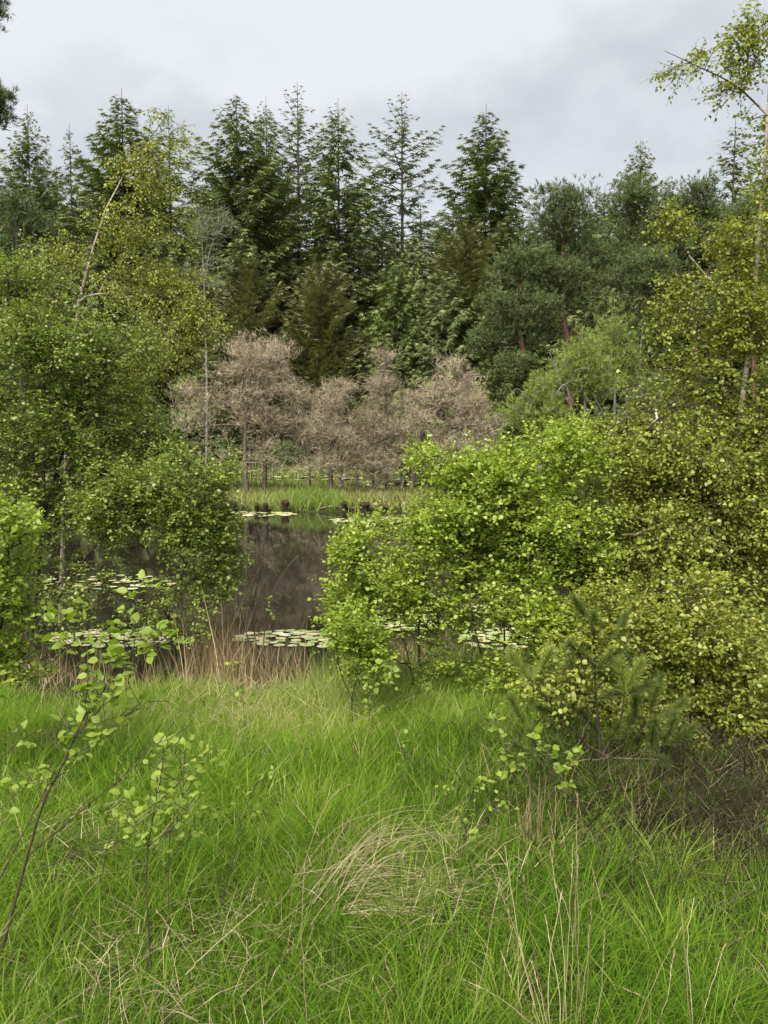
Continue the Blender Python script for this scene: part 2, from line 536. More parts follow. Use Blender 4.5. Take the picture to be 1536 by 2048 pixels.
# coarser grass over the rest of the banks, beside and beyond the near sward
n = 55000
x = np.concatenate([RNG.uniform(-22, 22, n), RNG.uniform(-6, 7, n)])
y = np.concatenate([RNG.uniform(-1, 34, n), RNG.uniform(0.5, 9, n)])
n = len(x)
q_ = ((x + 1.0) / 7.2) ** 4 + ((y - 33.6) / 4.6) ** 2
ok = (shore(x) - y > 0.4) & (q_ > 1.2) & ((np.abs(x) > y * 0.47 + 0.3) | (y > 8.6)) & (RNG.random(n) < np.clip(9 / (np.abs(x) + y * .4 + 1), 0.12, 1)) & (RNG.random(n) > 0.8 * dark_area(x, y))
x, y = x[ok], y[ok]
n = len(x)
gb = Acc()
gb.add(*blades(np.stack([x, y, height(x, y) - .01], 1), RNG.uniform(0, 6.28, n), RNG.uniform(0.15, 0.4, n), RNG.uniform(0.1, 0.8, n), RNG.uniform(0.008, 0.016, n), np.clip(0.45 + 0.25 * fbm(x, y, 0.8, 21) + RNG.normal(0, .15, n), 0, 1), RNG.uniform(0.1, 0.6, n)))
tag(link('bank_grass', gb.mesh('bank_grass', M['grass'])), 'coarser green grass on the banks beside the near sward', kind='stuff')

# scattered dead blades woven through the grass, thicker in some patches
x, y, r = field(48000, 2.0, 9.2, 0.47, 4)
w = fbm(x, y, 1.1, 31) + 0.5 * fbm(x, y, 2.7, 32)
straw_spots = [(820, 1800, 0.5, 1.0), (400, 2000, 0.45, 1.0), (200, 1710, 0.28, 1.0), (100, 1490, 0.28, 1.0), (470, 1790, 0.2, .5), (40, 2040, 0.3, .6), (1020, 1700, 0.3, .6), (560, 1440, 0.9, 0.9), (1060, 1590, .4, .5)]
extra = np.zeros_like(x)
for px, py, rad, a in straw_spots:
    dd = 1.62 * F / (py - 880) if py > 1450 else 1.75 * F / (py - 880)
    c = at(px, py, dd)
    extra = np.maximum(extra, a * np.clip(1.5 - np.hypot(x - c[0], y - c[1]) / rad, 0, 1))
keep = (shore(x) - y > 0.05) & (r.random(len(x)) < 0.09 + 0.14 * np.clip(w, -0.4, 1) + 0.85 * extra)
x, y, ex = x[keep], y[keep], extra[keep]
n = len(x)
g = Acc()
P = np.stack([x, y, height(x, y) + RNG.uniform(0.0, 0.10, n) * (0.4 + ex)], 1)
g.add(*blades(P, RNG.uniform(0, 6.28, n), RNG.uniform(0.08, 0.24, n), np.where(ex > 0.3, RNG.uniform(0.7, 1.45, n), RNG.uniform(0.1, 0.9, n)), RNG.uniform(0.0009, 0.0021, n) * (1 + .12 * y), RNG.random(n), RNG.uniform(0.0, 0.35, n)))
tag(link('dead_grass', g.mesh('dead_grass', M['straw'])), 'pale dead grass blades matted among the green', kind='stuff')

# brown sedge and molinia stalks along the water's edge
x = RNG.uniform(-4.6, 1.9, 20000)
y = shore(x) - np.abs(RNG.normal(0, 1.0, len(x))) + 0.15
cl = fbm(x, y, 2.2, 41)
pxs = 768 + x / y * F
keep = (RNG.random(len(x)) < (0.22 + 0.5 * cl) * (0.35 + 1.1 * np.exp(-((pxs - 430) / 75) ** 2) + 0.45 * np.exp(-((pxs - 620) / 60) ** 2)))
x, y = x[keep], y[keep]
pxs = pxs[keep]
n = len(x)
hh = np.where(pxs < 620, RNG.uniform(0.18, 0.55, n) * (1 + 0.5 * np.exp(-((pxs - 440) / 90) ** 2)), RNG.uniform(0.15, 0.42, n)) * np.where(RNG.random(n) < 0.12, 1.35, 0.85)
g = Acc()
g.add(*blades(np.stack([x, y, height(x, y) - 0.02], 1), RNG.uniform(0, 6.28, n), hh, RNG.uniform(0.0, 0.3, n), RNG.uniform(0.004, 0.008, n), RNG.random(n) ** 0.8, RNG.uniform(0, 0.22, n)))
tag(link('shoreline_sedge', g.mesh('shoreline_sedge', M['reed'])), 'tan and brown dry sedge standing along the near waterline', kind='stuff')

# taller green sedge in the shade of the alder stems
n = 5200
x = RNG.uniform(-0.6, 1.5, n)
y = RNG.uniform(5.6, 7.9, n)
keep = (shore(x) - y > 0.1) & (RNG.random(n) < 0.35 + 0.6 * fbm(x, y, 3.0, 51))
x, y = x[keep], y[keep]
n = len(x)
g = Acc()
g.add(*blades(np.stack([x, y, height(x, y) - 0.02], 1), RNG.uniform(0, 6.28, n), RNG.uniform(0.2, 0.5, n), RNG.uniform(0.0, 0.4, n), RNG.uniform(0.003, 0.005, n), np.clip(RNG.normal(0.4, 0.25, n), 0, 1), RNG.uniform(0, 0.4, n)))
tag(link('tall_sedge', g.mesh('tall_sedge', M['sedge'])), 'taller green sedge growing in the shade between the alder stems', kind='stuff')

# litter of dead bracken and twigs under the right-hand birches, coloured darker to stand for their shade
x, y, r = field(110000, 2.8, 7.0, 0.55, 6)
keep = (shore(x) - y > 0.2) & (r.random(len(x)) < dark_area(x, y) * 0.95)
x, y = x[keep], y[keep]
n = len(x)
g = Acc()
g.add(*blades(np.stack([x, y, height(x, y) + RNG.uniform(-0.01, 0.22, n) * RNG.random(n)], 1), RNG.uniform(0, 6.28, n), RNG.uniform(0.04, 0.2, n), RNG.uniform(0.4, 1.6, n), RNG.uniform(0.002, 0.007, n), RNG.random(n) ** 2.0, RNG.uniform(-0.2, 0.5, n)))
tag(link('shade_toned_bracken', g.mesh('shade_toned_bracken', M['litter'])), 'brown dead bracken litter, shade painted into its colour, under the right-hand birches', kind='stuff')


# ------------------------------------------------------------------ branching by growing towards points
def blob_points(blobs, n, seed, shell=0.35, clump=0, flat=0.6):
    """blobs: (px, py, d, rx_px, ry_px, depth_m, weight)"""
    r = np.random.default_rng(seed)
    w = np.array([b_[6] * b_[3] * b_[4] for b_ in blobs], float)
    w /= w.sum()
    pts = []
    for b_, k in zip(blobs, (w * n).astype(int) + 1):
        c = at(b_[0], b_[1], b_[2])
        rad = np.array([b_[3] / F * b_[2], b_[5], b_[4] / F * b_[2]])
        if clump:
            ns = clump
            sc_ = unit(r.normal(size=(ns, 3))) * (r.random((ns, 1)) ** 0.5 * 0.82)
            sr = r.uniform(0.26, 0.5, (ns, 1)) * np.array([[1.25, 1.25, flat]])
            pick = r.integers(0, ns, k)
            q = sc_[pick] + unit(r.normal(size=(k, 3))) * r.random((k, 1)) ** 0.6 * sr[pick]
            far = r.random(k) < 0.26
            q[far] = unit(r.normal(size=(far.sum(), 3))) * r.random((far.sum(), 1)) ** 0.4
            pts.append(c + q * rad)
            continue
        v = unit(r.normal(size=(k, 3)))
        q = r.random((k, 1)) ** shell
        q = q * np.where(r.random((k, 1)) < 0.1, r.uniform(1.05, 1.45, (k, 1)), 1.0)
        pts.append(c + v * q * rad * (1 + r.normal(0, 0.2, (k, 1))))
    return np.concatenate(pts)


def grow(stems, tips, up=0.35, tip_r=0.0016, power=0.42, reach=0.25, seed=0, sag=0.0):
    """stems: list of (path array, r0, r1); returns segments and the end segment of every tip"""
    r = np.random.default_rng(seed)
    cap = len(tips) * 4 + sum(len(s[0]) for s in stems) + 10
    pos = np.zeros((cap, 3))
    par = np.full(cap, -1)
    plen = np.zeros(cap)
    fix = np.zeros(cap)
    m = 0
    for path, r0, r1 in stems:
        for i, p in enumerate(path):
            pos[m] = p
            par[m] = m - 1 if i else -1
            plen[m] = 0.0 if i == 0 else plen[m - 1] + np.linalg.norm(p - path[i - 1]) * 0.25
            fix[m] = r0 + (r1 - r0) * i / (len(path) - 1)
            m += 1
    base = pos[:m].copy()
    d0 = np.min(np.linalg.norm(tips[:, None] - base[None], axis=2), 1)
    ends = []
    for k in np.argsort(d0):
        t = tips[k]
        v = t - pos[:m]
        d = np.linalg.norm(v, axis=1) + 1e-6
        low = np.maximum(0, (pos[:m, 2] - t[2])) / d
        cost = d * (1 + 0.9 * low) + reach * plen[:m]
        j = int(np.argmin(cost))
        dj = d[j]
        a = pos[j]
        nseg = 3 if dj > 0.5 else 2
        prev = j
        dirj = (a - pos[par[j]]) if par[j] >= 0 else np.array([0, 0, 1.0])
        dirj = dirj / (np.linalg.norm(dirj) + 1e-6)
        c1 = a + (v[j] / dj * 0.6 + dirj * 0.25 + np.array([0, 0, up])) * dj * 0.45
        for s in range(1, nseg + 1):
            u = s / nseg
            p = (1 - u) ** 2 * a + 2 * u * (1 - u) * c1 + u * u * t
            p = p + r.normal(0, 0.025 * dj, 3) * (s < nseg)
            p[2] -= sag * u * u * dj
            pos[m] = p
            par[m] = prev
            plen[m] = plen[prev] + dj / nseg
            prev = m
            m += 1
        ends.append(prev)
    pos, par, fix = pos[:m], par[:m], fix[:m]
    cnt = np.zeros(m)
    cnt[ends] = 1
    for i in range(m - 1, -1, -1):
        if par[i] >= 0:
            cnt[par[i]] += cnt[i]
    rad = tip_r * np.maximum(cnt, 0.6) ** power
    rad = np.where(fix > 0, fix, rad)
    i = np.where(par >= 0)[0]
    r0 = np.minimum(rad[par[i]], rad[i] * 1.5)
    return pos, par, rad, i, r0, np.array(ends)


def wood_mesh(name, g, mat, k_big=7, k_small=3, off=(0, 0, 0), thr=0.008, part=None):
    pos, par, rad, i, r0, ends = g
    acc = Acc()
    if part is not None:
        w_ = rad[i] > 0.0075
        w_ = w_ if part else ~w_
        i, r0 = i[w_], r0[w_]
    big = rad[i] > thr
    for sel, k in ((big, k_big), (~big, k_small)):
        q = i[sel]
        if len(q):
            a, b_ = pos[par[q]], pos[q]
            acc.add(*frusta(a, b_ + (b_ - a) * 0.04, r0[sel], rad[q], k))
    return acc.mesh(name, mat, True, off)


LV = np.array([[0, 0, 0], [0.42, -0.5, 0.09], [1, 0, -0.08], [0.42, 0.5, 0.09]], float)
LT = np.array([[0, 2, 1], [0, 3, 2]])


def shoot_leaves(start, end, per_tip=3, slen=0.16, nleaf=6, size=0.045, hang=0.2, rise=0.3, seed=0, width=0.8, spread=1.0, tilt=0.55):
    """leaf frames on little side shoots along the last twig segments"""
    r = np.random.default_rng(seed)
    n = len(start)
    S = np.repeat(start, per_tip, 0)
    E = np.repeat(end, per_tip, 0)
    u = r.uniform(0.3, 1.0, (n * per_tip, 1))
    u[::per_tip] = 1.0
    B = S + (E - S) * u
    D = unit(unit(E - S) * 0.7 + r.normal(0, 0.6 * spread, (n * per_tip, 3)) + np.array([0, 0, rise - hang]))
    Ls = slen * r.uniform(0.55, 1.3, (n * per_tip, 1))
    tip = B + D * Ls
    tip[:, 2] -= hang * Ls[:, 0] * 0.5
    srnd = r.normal(0, 0.16, n * per_tip)
    t = (np.arange(nleaf) + 1) / nleaf
    side = unit(np.cross(D, np.array([0, 0, 1.0])) + 1e-4)
    Pl = B[:, None] + (tip - B)[:, None] * t[None, :, None]
    sg = np.where(np.arange(nleaf) % 2, 1, -1)[None, :, None]
    A = D[:, None] * 0.6 + side[:, None] * sg * 0.9 + r.normal(0, 0.35, Pl.shape)
    A[..., 2] -= hang * 1.6 - 0.1
    Pl = Pl.reshape(-1, 3)
    A = unit(A.reshape(-1, 3))
    up = np.array([0, 0, 1.0]) + r.normal(0, tilt, A.shape)
    Bx = unit(np.cross(up, A))
    Nn = np.cross(A, Bx)
    sz = size * r.uniform(0.6, 1.2, len(A))
    rn = np.clip(0.48 + np.repeat(srnd, nleaf) + r.normal(0, 0.17, len(A)), 0, 1)
    keep = r.random(len(A)) > 0.06
    Pl = Pl + A * (sz * 0.12)[:, None]
    return (Pl[keep], A[keep] * sz[keep, None], Bx[keep] * (sz[keep] * width)[:, None], Nn[keep] * sz[keep, None], rn[keep]), (B, tip)


LEAF_MESH = {}


def leaf_objects(frames, parent, n, mat_key, off):
    """the n leaves nearest the lens become leaf parts that share one mesh; the rest is returned"""
    P, A, B, N, R = frames
    d = np.linalg.norm(P - np.array([0, 0, EYE]), axis=1)
    px = 768 + P[:, 0] / P[:, 1] * F
    py = 880 - (P[:, 2] - EYE) / P[:, 1] * F
    area = np.abs(np.sum(np.cross(A, B) * unit(P - np.array([0, 0, EYE])), 1)) / d ** 2
    vis = (px > 5) & (px < 1531) & (py > 5) & (py < 2040)
    # only leaves with little in front of them: the nearest one in each cell of sight
    cell = (px // 9).astype(int) * 4000 + (py // 9).astype(int)
    order = np.argsort(d)
    seen, pick = set(), []
    for k in order:
        if vis[k] and cell[k] not in seen:
            seen.add(cell[k])
            pick.append(k)
    pick = np.array(pick)
    pick = pick[np.argsort(-area[pick])][:n]
    if mat_key not in LEAF_MESH:
        tv, tt = big_leaf_template(5)
        me = make_mesh('leaf', tv, tt, np.full(len(tv), 0.55), True, M[mat_key])
        LEAF_MESH[mat_key] = me
    me = LEAF_MESH[mat_key]
    for k in pick:
        o = bpy.data.objects.new('leaf', me)
        o.matrix_basis = Matrix(((A[k][0], B[k][0], N[k][0], P[k][0] - off[0]), (A[k][1], B[k][1], N[k][1], P[k][1] - off[1]), (A[k][2], B[k][2], N[k][2], P[k][2] - off[2]), (0, 0, 0, 1)))
        o.parent = parent
        C.objects.link(o)
    rest = np.ones(len(P), bool)
    rest[pick] = False
    return tuple(q[rest] for q in frames)


def big_leaf_template(n=7):
    """an ovate leaf blade of n rows, folded on the midrib, with a short stalk"""
    V, T = [], []
    for i in range(n + 1):
        t = i / n
        w = 0.5 * math.sin(math.pi * min(1, t * 0.97 + 0.03) ** 0.85) ** 0.75 if 0 < t < 1 else 0.0
        z = -0.16 * t * t + 0.02
        if i in (0, n):
            V.append((t, 0, z))
        else:
            V += [(t, -w, z + 0.16 * w + 0.02 * math.sin(i * 2.3)), (t + 0.015, 0, z), (t, w, z + 0.16 * w - 0.02 * math.sin(i * 1.7))]
    def row(i):
        if i == 0:
            return [0]
        if i == n:
            return [len(V) - 1]
        s = 1 + (i - 1) * 3
        return [s, s + 1, s + 2]
    for i in range(n):
        a, b_ = row(i), row(i + 1)
        if len(a) == 1:
            T += [(a[0], b_[1], b_[0]), (a[0], b_[2], b_[1])]
        elif len(b_) == 1:
            T += [(a[0], a[1], b_[0]), (a[1], a[2], b_[0])]
        else:
            T += [(a[0], a[1], b_[1]), (a[0], b_[1], b_[0]), (a[1], a[2], b_[2]), (a[1], b_[2], b_[1])]
    s = len(V)
    V += [(-0.28, -0.012, 0.03), (-0.28, 0.012, 0.03), (0.0, 0.014, 0.02), (0.0, -0.014, 0.02)]
    T += [(s, s + 1, s + 2), (s, s + 2, s + 3)]
    return np.array(V, float), np.array(T)


def leafy_tree(name, label, cat, stems, blobs, ntips, leaf, mat, barkmat, group=None, n_leaf_parts=0, seed=0, up=0.35, sag=0.0, tip_r=0.0016, twig_k=3, per_tip=3, slen=0.16, nleaf=6, hang=0.2, width=0.8, extra=None, shell=0.4, power=0.34, tilt=0.55, seg=9, split_twigs=True):
    """stems: [([(px,py,d),...], r0, r1)]"""
    st = []
    for pts, r0, r1 in stems:
        st.append((smooth_path([at(*p) for p in pts], seg), r0 * (0.62 if n_leaf_parts and name != 'birch_tree' else 1), r1 * (0.8 if n_leaf_parts else 1)))
    if n_leaf_parts:
        leaf, ntips, slen, nleaf = leaf * 0.63, int(ntips * 1.2), slen * 0.85, nleaf + 1
    root = st[0][0][0].copy()
    tips = blob_points(blobs, ntips, seed + 1, shell, 11, 0.95)
    # nothing grows below the ground
    tips = tips[tips[:, 2] > np.maximum(height(tips[:, 0], tips[:, 1]), 0) + 0.12]
    g_ = grow(st, tips, up, tip_r, power, 0.25, seed, sag)
    t = thing(name, label, cat, root, group)
    if name == 'birch_tree':
        link('trunk', wood_mesh('trunk', g_, barkmat, 9, off=root, part=True), t)
        link('branches', wood_mesh('branches', g_, M['twig'], off=root, part=False), t)['kind'] = 'stuff'
        barkmat = M['twig']
    else:
        link('trunk', wood_mesh('trunk', g_, barkmat, off=root), t)
    pos, par, rad, i, r0, ends = g_
    fr, (b0, b1) = shoot_leaves(pos[par[ends]], pos[ends], per_tip, slen, nleaf, leaf, hang, 0.3, seed + 2, width, 1.0, tilt)
    tw = Acc()
    tw.add(*frusta(b0, b1, np.full(len(b0), tip_r * 0.8), np.full(len(b0), tip_r * 0.4), 3))
    link('twigs', tw.mesh('twigs', barkmat, True, root), t)['kind'] = 'stuff'
    if n_leaf_parts:
        fr = leaf_objects(fr, t, n_leaf_parts, mat, root)
    a = Acc()
    a.add(*stamp(LV, LT, fr[0], fr[1], fr[2], fr[3], fr[4]))
    o = link('foliage', a.mesh('foliage', M[mat], False, root), t)
    o['kind'] = 'stuff'
    return t


# ------------------------------------------------------------------ far conifers
FT = np.array([[0, -.5, 0], [0, .5, 0], [1, 0, -.15],
               [.12, 0, .02], [.3, 0, .02], [.5, -1.5, -.12], [.12, 0, .02], [.3, 0, .02], [.5, 1.5, -.12],
               [.42, 0, 0], [.58, 0, 0], [.78, -1.15, -.18], [.42, 0, 0], [.58, 0, 0], [.78, 1.15, -.18]], float)
FTT = np.arange(15).reshape(5, 3)


def conifer_mesh(H, R, dens=1.0, droop=0.25, start=0.12, prof=0.85, seed=0, hang=0.3, tipsz=1.0, gap=0.0, knee=0.45):
    """returns trunk segments and frond stamps of one conifer standing at the origin"""
    r = np.random.default_rng(seed)
    zs = []
    z = H * start
    while z < H * 0.975:
        t = z / H
        zs.append(z)
        z += (0.34 + 0.3 * (1 - t)) * r.uniform(0.75, 1.25) * (H / 24) ** 0.3
    seg0, seg1, ra, rb = [], [], [], []
    P, A, W, N, RN = [], [], [], [], []
    lean = r.normal(0, 0.006, 2)
    for z in zs:
        t = (z / H - start) / (1 - start)
        nb = int(round((6 - 2 * t) * min(1.0, 0.6 + 0.5 * dens)))
        ph = r.uniform(0, 6.28)
        whorl = r.uniform(0.78, 1.15)
        for b in range(nb):
            if r.random() < gap:
                continue
            az = ph + b * 6.283 / nb + r.normal(0, 0.25)
            ln = R * (min(1.0, (1 - t) / knee) ** prof * (1 + (whorl * r.uniform(0.7, 1.2) - 1) * min(1, 0.45 + (1 - t) / knee * 0.6))) + 0.06
            if t < 0.15:
                ln *= 0.75 + t * 1.6
            rise = 0.75 * t - droop + r.normal(0, 0.06)
            curve = -0.25 * (1 - t) + 0.1
            d = np.array([math.cos(az), math.sin(az), 0])
            sd = np.array([-d[1], d[0], 0])
            org = np.array([lean[0] * z, lean[1] * z, z])
            def axis(s):
                return org + d * ln * s + np.array([0, 0, ln * (rise * s + curve * s * s * (1 - s) * 2 + 0.14 * s ** 3)])
            ss = np.linspace(0, 1, 4)
            pp = np.array([axis(s) for s in ss])
            seg0 += list(pp[:-1])
            seg1 += list(pp[1:])
            rr = 0.012 + 0.012 * ln
            ra += [rr, rr * .7, rr * .45]
            rb += [rr * .7, rr * .45, rr * .2]
            k = max(3, int(ln / 0.10 * dens))
            brnd = r.normal(0, 0.12)
            for q in range(k):
                s = 0.12 + 0.88 * (q + r.random()) / k
                side = 1 if q % 2 else -1
                p = axis(s) + np.array([0, 0, r.normal(0, 0.16)])
                fl = (0.16 + 0.30 * ln * (1 - s) * 0.75 + 0.16) * r.uniform(0.7, 1.3) * tipsz
                fl = min(fl * 1.12, 0.9) * (0.42 + 0.58 * min(1.0, (1 - t) / 0.22))
                a = d * (0.65 + 0.5 * s) + sd * side * r.uniform(0.2, 1.0) + np.array([0, 0, -hang * r.uniform(0.2, 1.6) + rise * 0.5])
                a /= np.linalg.norm(a)
                up = np.array([r.normal(0, .35), r.normal(0, .35), 1.0])
                w = np.cross(up, a)
                w /= np.linalg.norm(w)
                P.append(p)
                A.append(a * fl)
                W.append(w * 0.25 * (0.7 + 0.5 * r.random()) * tipsz * (0.5 + 0.5 * min(1.0, (1 - t) / 0.22)))
                N.append(np.cross(a, w) * fl)
                RN.append(0.45 + brnd + r.normal(0, 0.14) + 0.12 * s)
    # leader
    nz = 9
    zz = np.linspace(0, H, nz)
    tp = np.stack([lean[0] * zz, lean[1] * zz, zz], 1)
    tr = (H / 24) * 0.2 * (1 - zz / H) ** 0.9 + 0.012
    seg = (tp[:-1], tp[1:], tr[:-1], tr[1:])
    return seg, (np.array(seg0), np.array(seg1), np.array(ra), np.array(rb)), (np.array(P), np.array(A), np.array(W), np.array(N), np.clip(RN, 0, 1))


CONIFER = {}


def conifer(key, name, label, px, top, d, width_px=None, group=None, cat='tree', base=None, kind=None):
    """an instance of a conifer kind, scaled so its tip shows at (px, top) and its half width at the bottom is width_px"""
    spec = KINDS[key]
    if key not in CONIFER:
        seg, br, fr = conifer_mesh(**spec['geo'])
        a = Acc()
        a.add(*frusta(*seg, k=7))
        tm = a.mesh('trunk', M[spec['bark']], True)
        a = Acc()
        a.add(*frusta(*br, k=3))
        bm_ = a.mesh('branches', M[spec['bark']], True)
        a = Acc()
        a.add(*stamp(FT, FTT, *fr))
        cm = a.mesh('crown', M[spec['mat']], False)
        CONIFER[key] = (tm, bm_, cm)
    g0 = ground_at(px, d)
    tip = at(px, top, d)
    H = tip[2] - g0[2]
    sz = H / spec['geo']['H']
    sx = sz if width_px is None else (width_px / F * d) / spec['geo']['R']
    t = thing(name, label, cat, g0, group)
    t.scale = (sx, sx, sz)
    t.rotation_euler = (0, 0, random.uniform(0, 6.28))
    tm, bm_, cm = CONIFER[key]
    link('trunk', tm, t)
    o = link('branches', bm_, t)
    o['kind'] = 'stuff'
    o = link('crown', cm, t)
    return t


KINDS = {
    'dense': dict(geo=dict(H=24, R=3.6, dens=1.2, droop=0.12, start=0.06, prof=0.95, seed=1, hang=0.3, knee=.40), mat='fir', bark='firbark'),
    'dense2': dict(geo=dict(H=24, R=3.6, dens=1.2, droop=0.2, start=0.05, prof=0.9, seed=2, hang=0.45, knee=.36), mat='fir', bark='firbark'),
    'open': dict(geo=dict(H=24, R=3.2, dens=0.9, droop=0.24, start=0.2, prof=0.95, seed=3, hang=0.3, gap=0.12, knee=.4), mat='fir', bark='firbark'),
    'pale': dict(geo=dict(H=24, R=3.0, dens=0.55, droop=0.1, start=0.25, prof=0.8, seed=4, hang=0.2, gap=0.22, tipsz=0.9, knee=.36), mat='firp', bark='firbark'),
    'sparse': dict(geo=dict(H=24, R=2.6, dens=0.55, droop=0.22, start=0.3, prof=0.9, seed=5, hang=0.35, gap=0.25, knee=.5), mat='firp', bark='firbark'),
    'olive': dict(geo=dict(H=12, R=4.2, dens=1.15, droop=-0.12, start=0.08, prof=0.6, seed=6, hang=-0.15, knee=.7), mat='olive', bark='firbark'),
    'spruce': dict(geo=dict(H=12, R=3.4, dens=1.2, droop=0.1, start=0.03, prof=0.8, seed=7, hang=0.35, knee=.7), mat='young', bark='firbark'),
    'dark': dict(geo=dict(H=16, R=3.8, dens=1.2, droop=0.2, start=0.03, prof=0.75, seed=8, hang=0.6, knee=.55), mat='fir', bark='firbark'),
}
FIRG = 'tall firs and spruces rising behind the pond'
firs = [
    ('dense', 'bushy open-topped fir standing at the far left of the tall treeline', 75, 208, 66, 85),
    ('sparse', 'thin small spruce between the bushy left fir and the broad dark fir', 160, 248, 70, 60),
    ('dense', 'broad dense fir with a needle-thin tip behind the leaning birch', 259, 176, 66, 125),
    ('pale', 'grey-green fir top just right of the leaning birch crown', 352, 213, 70, 80),
    ('dense2', 'tallest broad dark fir with a full conical crown left of centre', 488, 183, 65, 125),
    ('open', 'narrow dark fir tip between the broad fir and the pale open fir', 541, 190, 72, 70),
    ('pale', 'pale see-through fir with thin flat branches, highest tip of the skyline', 603, 166, 68, 92),
    ('open', 'dark ragged fir with a bare lower trunk right of the pale open fir', 680, 198, 66, 95),
    ('pale', 'lean light-green fir with widely spaced tiers standing alone at centre', 806, 184, 68, 95),
    ('dense', 'dark symmetrical fir with level tiers alone against the sky right of centre', 967, 207, 68, 112),
    ('sparse', 'thin half-bare spruce hugging the right side of the symmetrical dark fir', 1007, 290, 71, 62),
    ('dense2', 'fir with a crooked tip poking above the round pines on the right', 1260, 280, 70, 85),
    ('sparse', 'slim grey spruce with a long bare tip near the right birch trunk', 1445, 240, 70, 90),
    ('dense2', 'dark fir half hidden behind the right birch trunk', 1560, 285, 64, 95),
    ('open', 'dark fir at the extreme left edge behind the pine branches', -30, 262, 64, 100),
]
for k, lb, px, top, d, w in firs:
    conifer(k, 'fir_tree', lb, px, top, d, w, FIRG)
back = [(118, 330, 78, 'dense2'), (205, 345, 80, 'dense'), (305, 330, 80, 'dense2'), (400, 400, 82, 'dense'), (440, 330, 76, 'dense'), (560, 352, 78, 'dense2'),
        (640, 372, 80, 'sparse'), (722, 360, 84, 'sparse'), (765, 420, 80, 'dense'), (845, 410, 84, 'sparse'), (905, 390, 80, 'open'), (945, 420, 76, 'dense2'),
        (1040, 425, 80, 'dense'), (1090, 400, 84, 'dense2'), (1150, 395, 84, 'open'), (1200, 372, 84, 'dense'), (1320, 352, 80, 'dense2'), (1385, 350, 82, 'dense'), (1500, 350, 80, 'dense2'), (20, 370, 76, 'dense')]
back_labels = [
    'short dark fir between the far-left bushy fir and the thin small spruce', 'short fir between the thin small spruce and the broad dark fir', 'dark fir low behind the leaning birch crown',
    'dark fir low behind the pale half-bare tree', 'fir filling the left shoulder of the tallest broad dark fir', 'dark fir behind the feet of the narrow and the pale open fir',
    'thin see-through fir between the pale open fir and the dark ragged fir', 'thin fir in the gap right of the dark ragged fir', 'short dark fir at the left foot of the lean light-green fir', 'thin fir at the right foot of the lean light-green fir',
    'see-through fir left of the symmetrical dark fir', 'short fir wedged under the left boughs of the symmetrical fir', 'dark fir low between the half-bare spruce and the layered pine', 'fir just behind the top of the broad layered pine',
    'open fir peeping over the right side of the layered pine', 'fir at the left flank of the crooked-tipped fir', 'fir at the right flank of the crooked-tipped fir', 'fir behind the low round pine crown',
    'dark fir between the slim grey spruce and the right birch trunk', 'dark fir behind the left-bank pine near the picture edge']
for (px, top, d, k), lb in zip(back, back_labels):
    conifer(k, 'fir_tree', lb, px, top, d, 105, 'shorter firs of the second row')

OLG = 'bushy olive conifers behind the dead trees'
for k, lb, px, top, d, w in [
    ('olive', 'rounded brownish olive conifer directly behind the tallest dead tree', 500, 522, 62, 105),
    ('olive', 'rounded olive conifer under the dark ragged fir at centre', 640, 532, 62, 110),
    ('spruce', 'pointed fresher green spruce behind the middle dead trees', 792, 510, 61, 90),
    ('olive', 'olive conifer at the foot of the broad dark fir, touching the pale bare tree', 430, 560, 64, 80),
    ('olive', 'wide olive spruce beneath the symmetrical dark fir', 930, 455, 63, 130),
    ('dark', 'blackish drooping spruce right of the pointed green spruce', 890, 545, 60, 95),
    ('dark', 'blackish spruce with hanging boughs behind the right-hand dead tree', 985, 560, 61, 90),
    ('spruce', 'small green spruce peeking up left of the young pines on the right', 990, 680, 50, 60),
    ('spruce', 'small pointed spruce left of the bare orange-brown pine leader', 1055, 678, 50, 62),
    ('dark', 'dark spruce filling the gap below the pale open fir', 570, 500, 72, 100),
    ('dark', 'dark spruce in the deep shade under the round pines', 1180, 560, 64, 110),
    ('dark', 'dark spruce in the shade under the rightmost pines', 1340, 560, 62, 110),
    ('dark', 'dark spruce behind the left birch trunk', 200, 470, 60, 105),
    ('dark', 'dark spruce left of the pale bare tree', 330, 450, 62, 105),
    ('dark', 'dark spruce behind the left alder', 60, 500, 58, 110),
    ('dark', 'dark spruce below the lean light-green fir', 830, 470, 66, 90),
    ('dark', 'dark spruce behind the right birch crown', 1480, 520, 60, 110),
    ('dark', 'short dark spruce at the back of the gap between centre trees', 720, 560, 68, 90),
]:
    conifer(k, 'spruce_tree', lb, px, top, d, w, OLG)

# ------------------------------------------------------------------ scots pines
NS = np.array([[0, -.5, 0], [0, .5, 0], [1, 0, 0]], float)
NST = np.array([[0, 1, 2]])


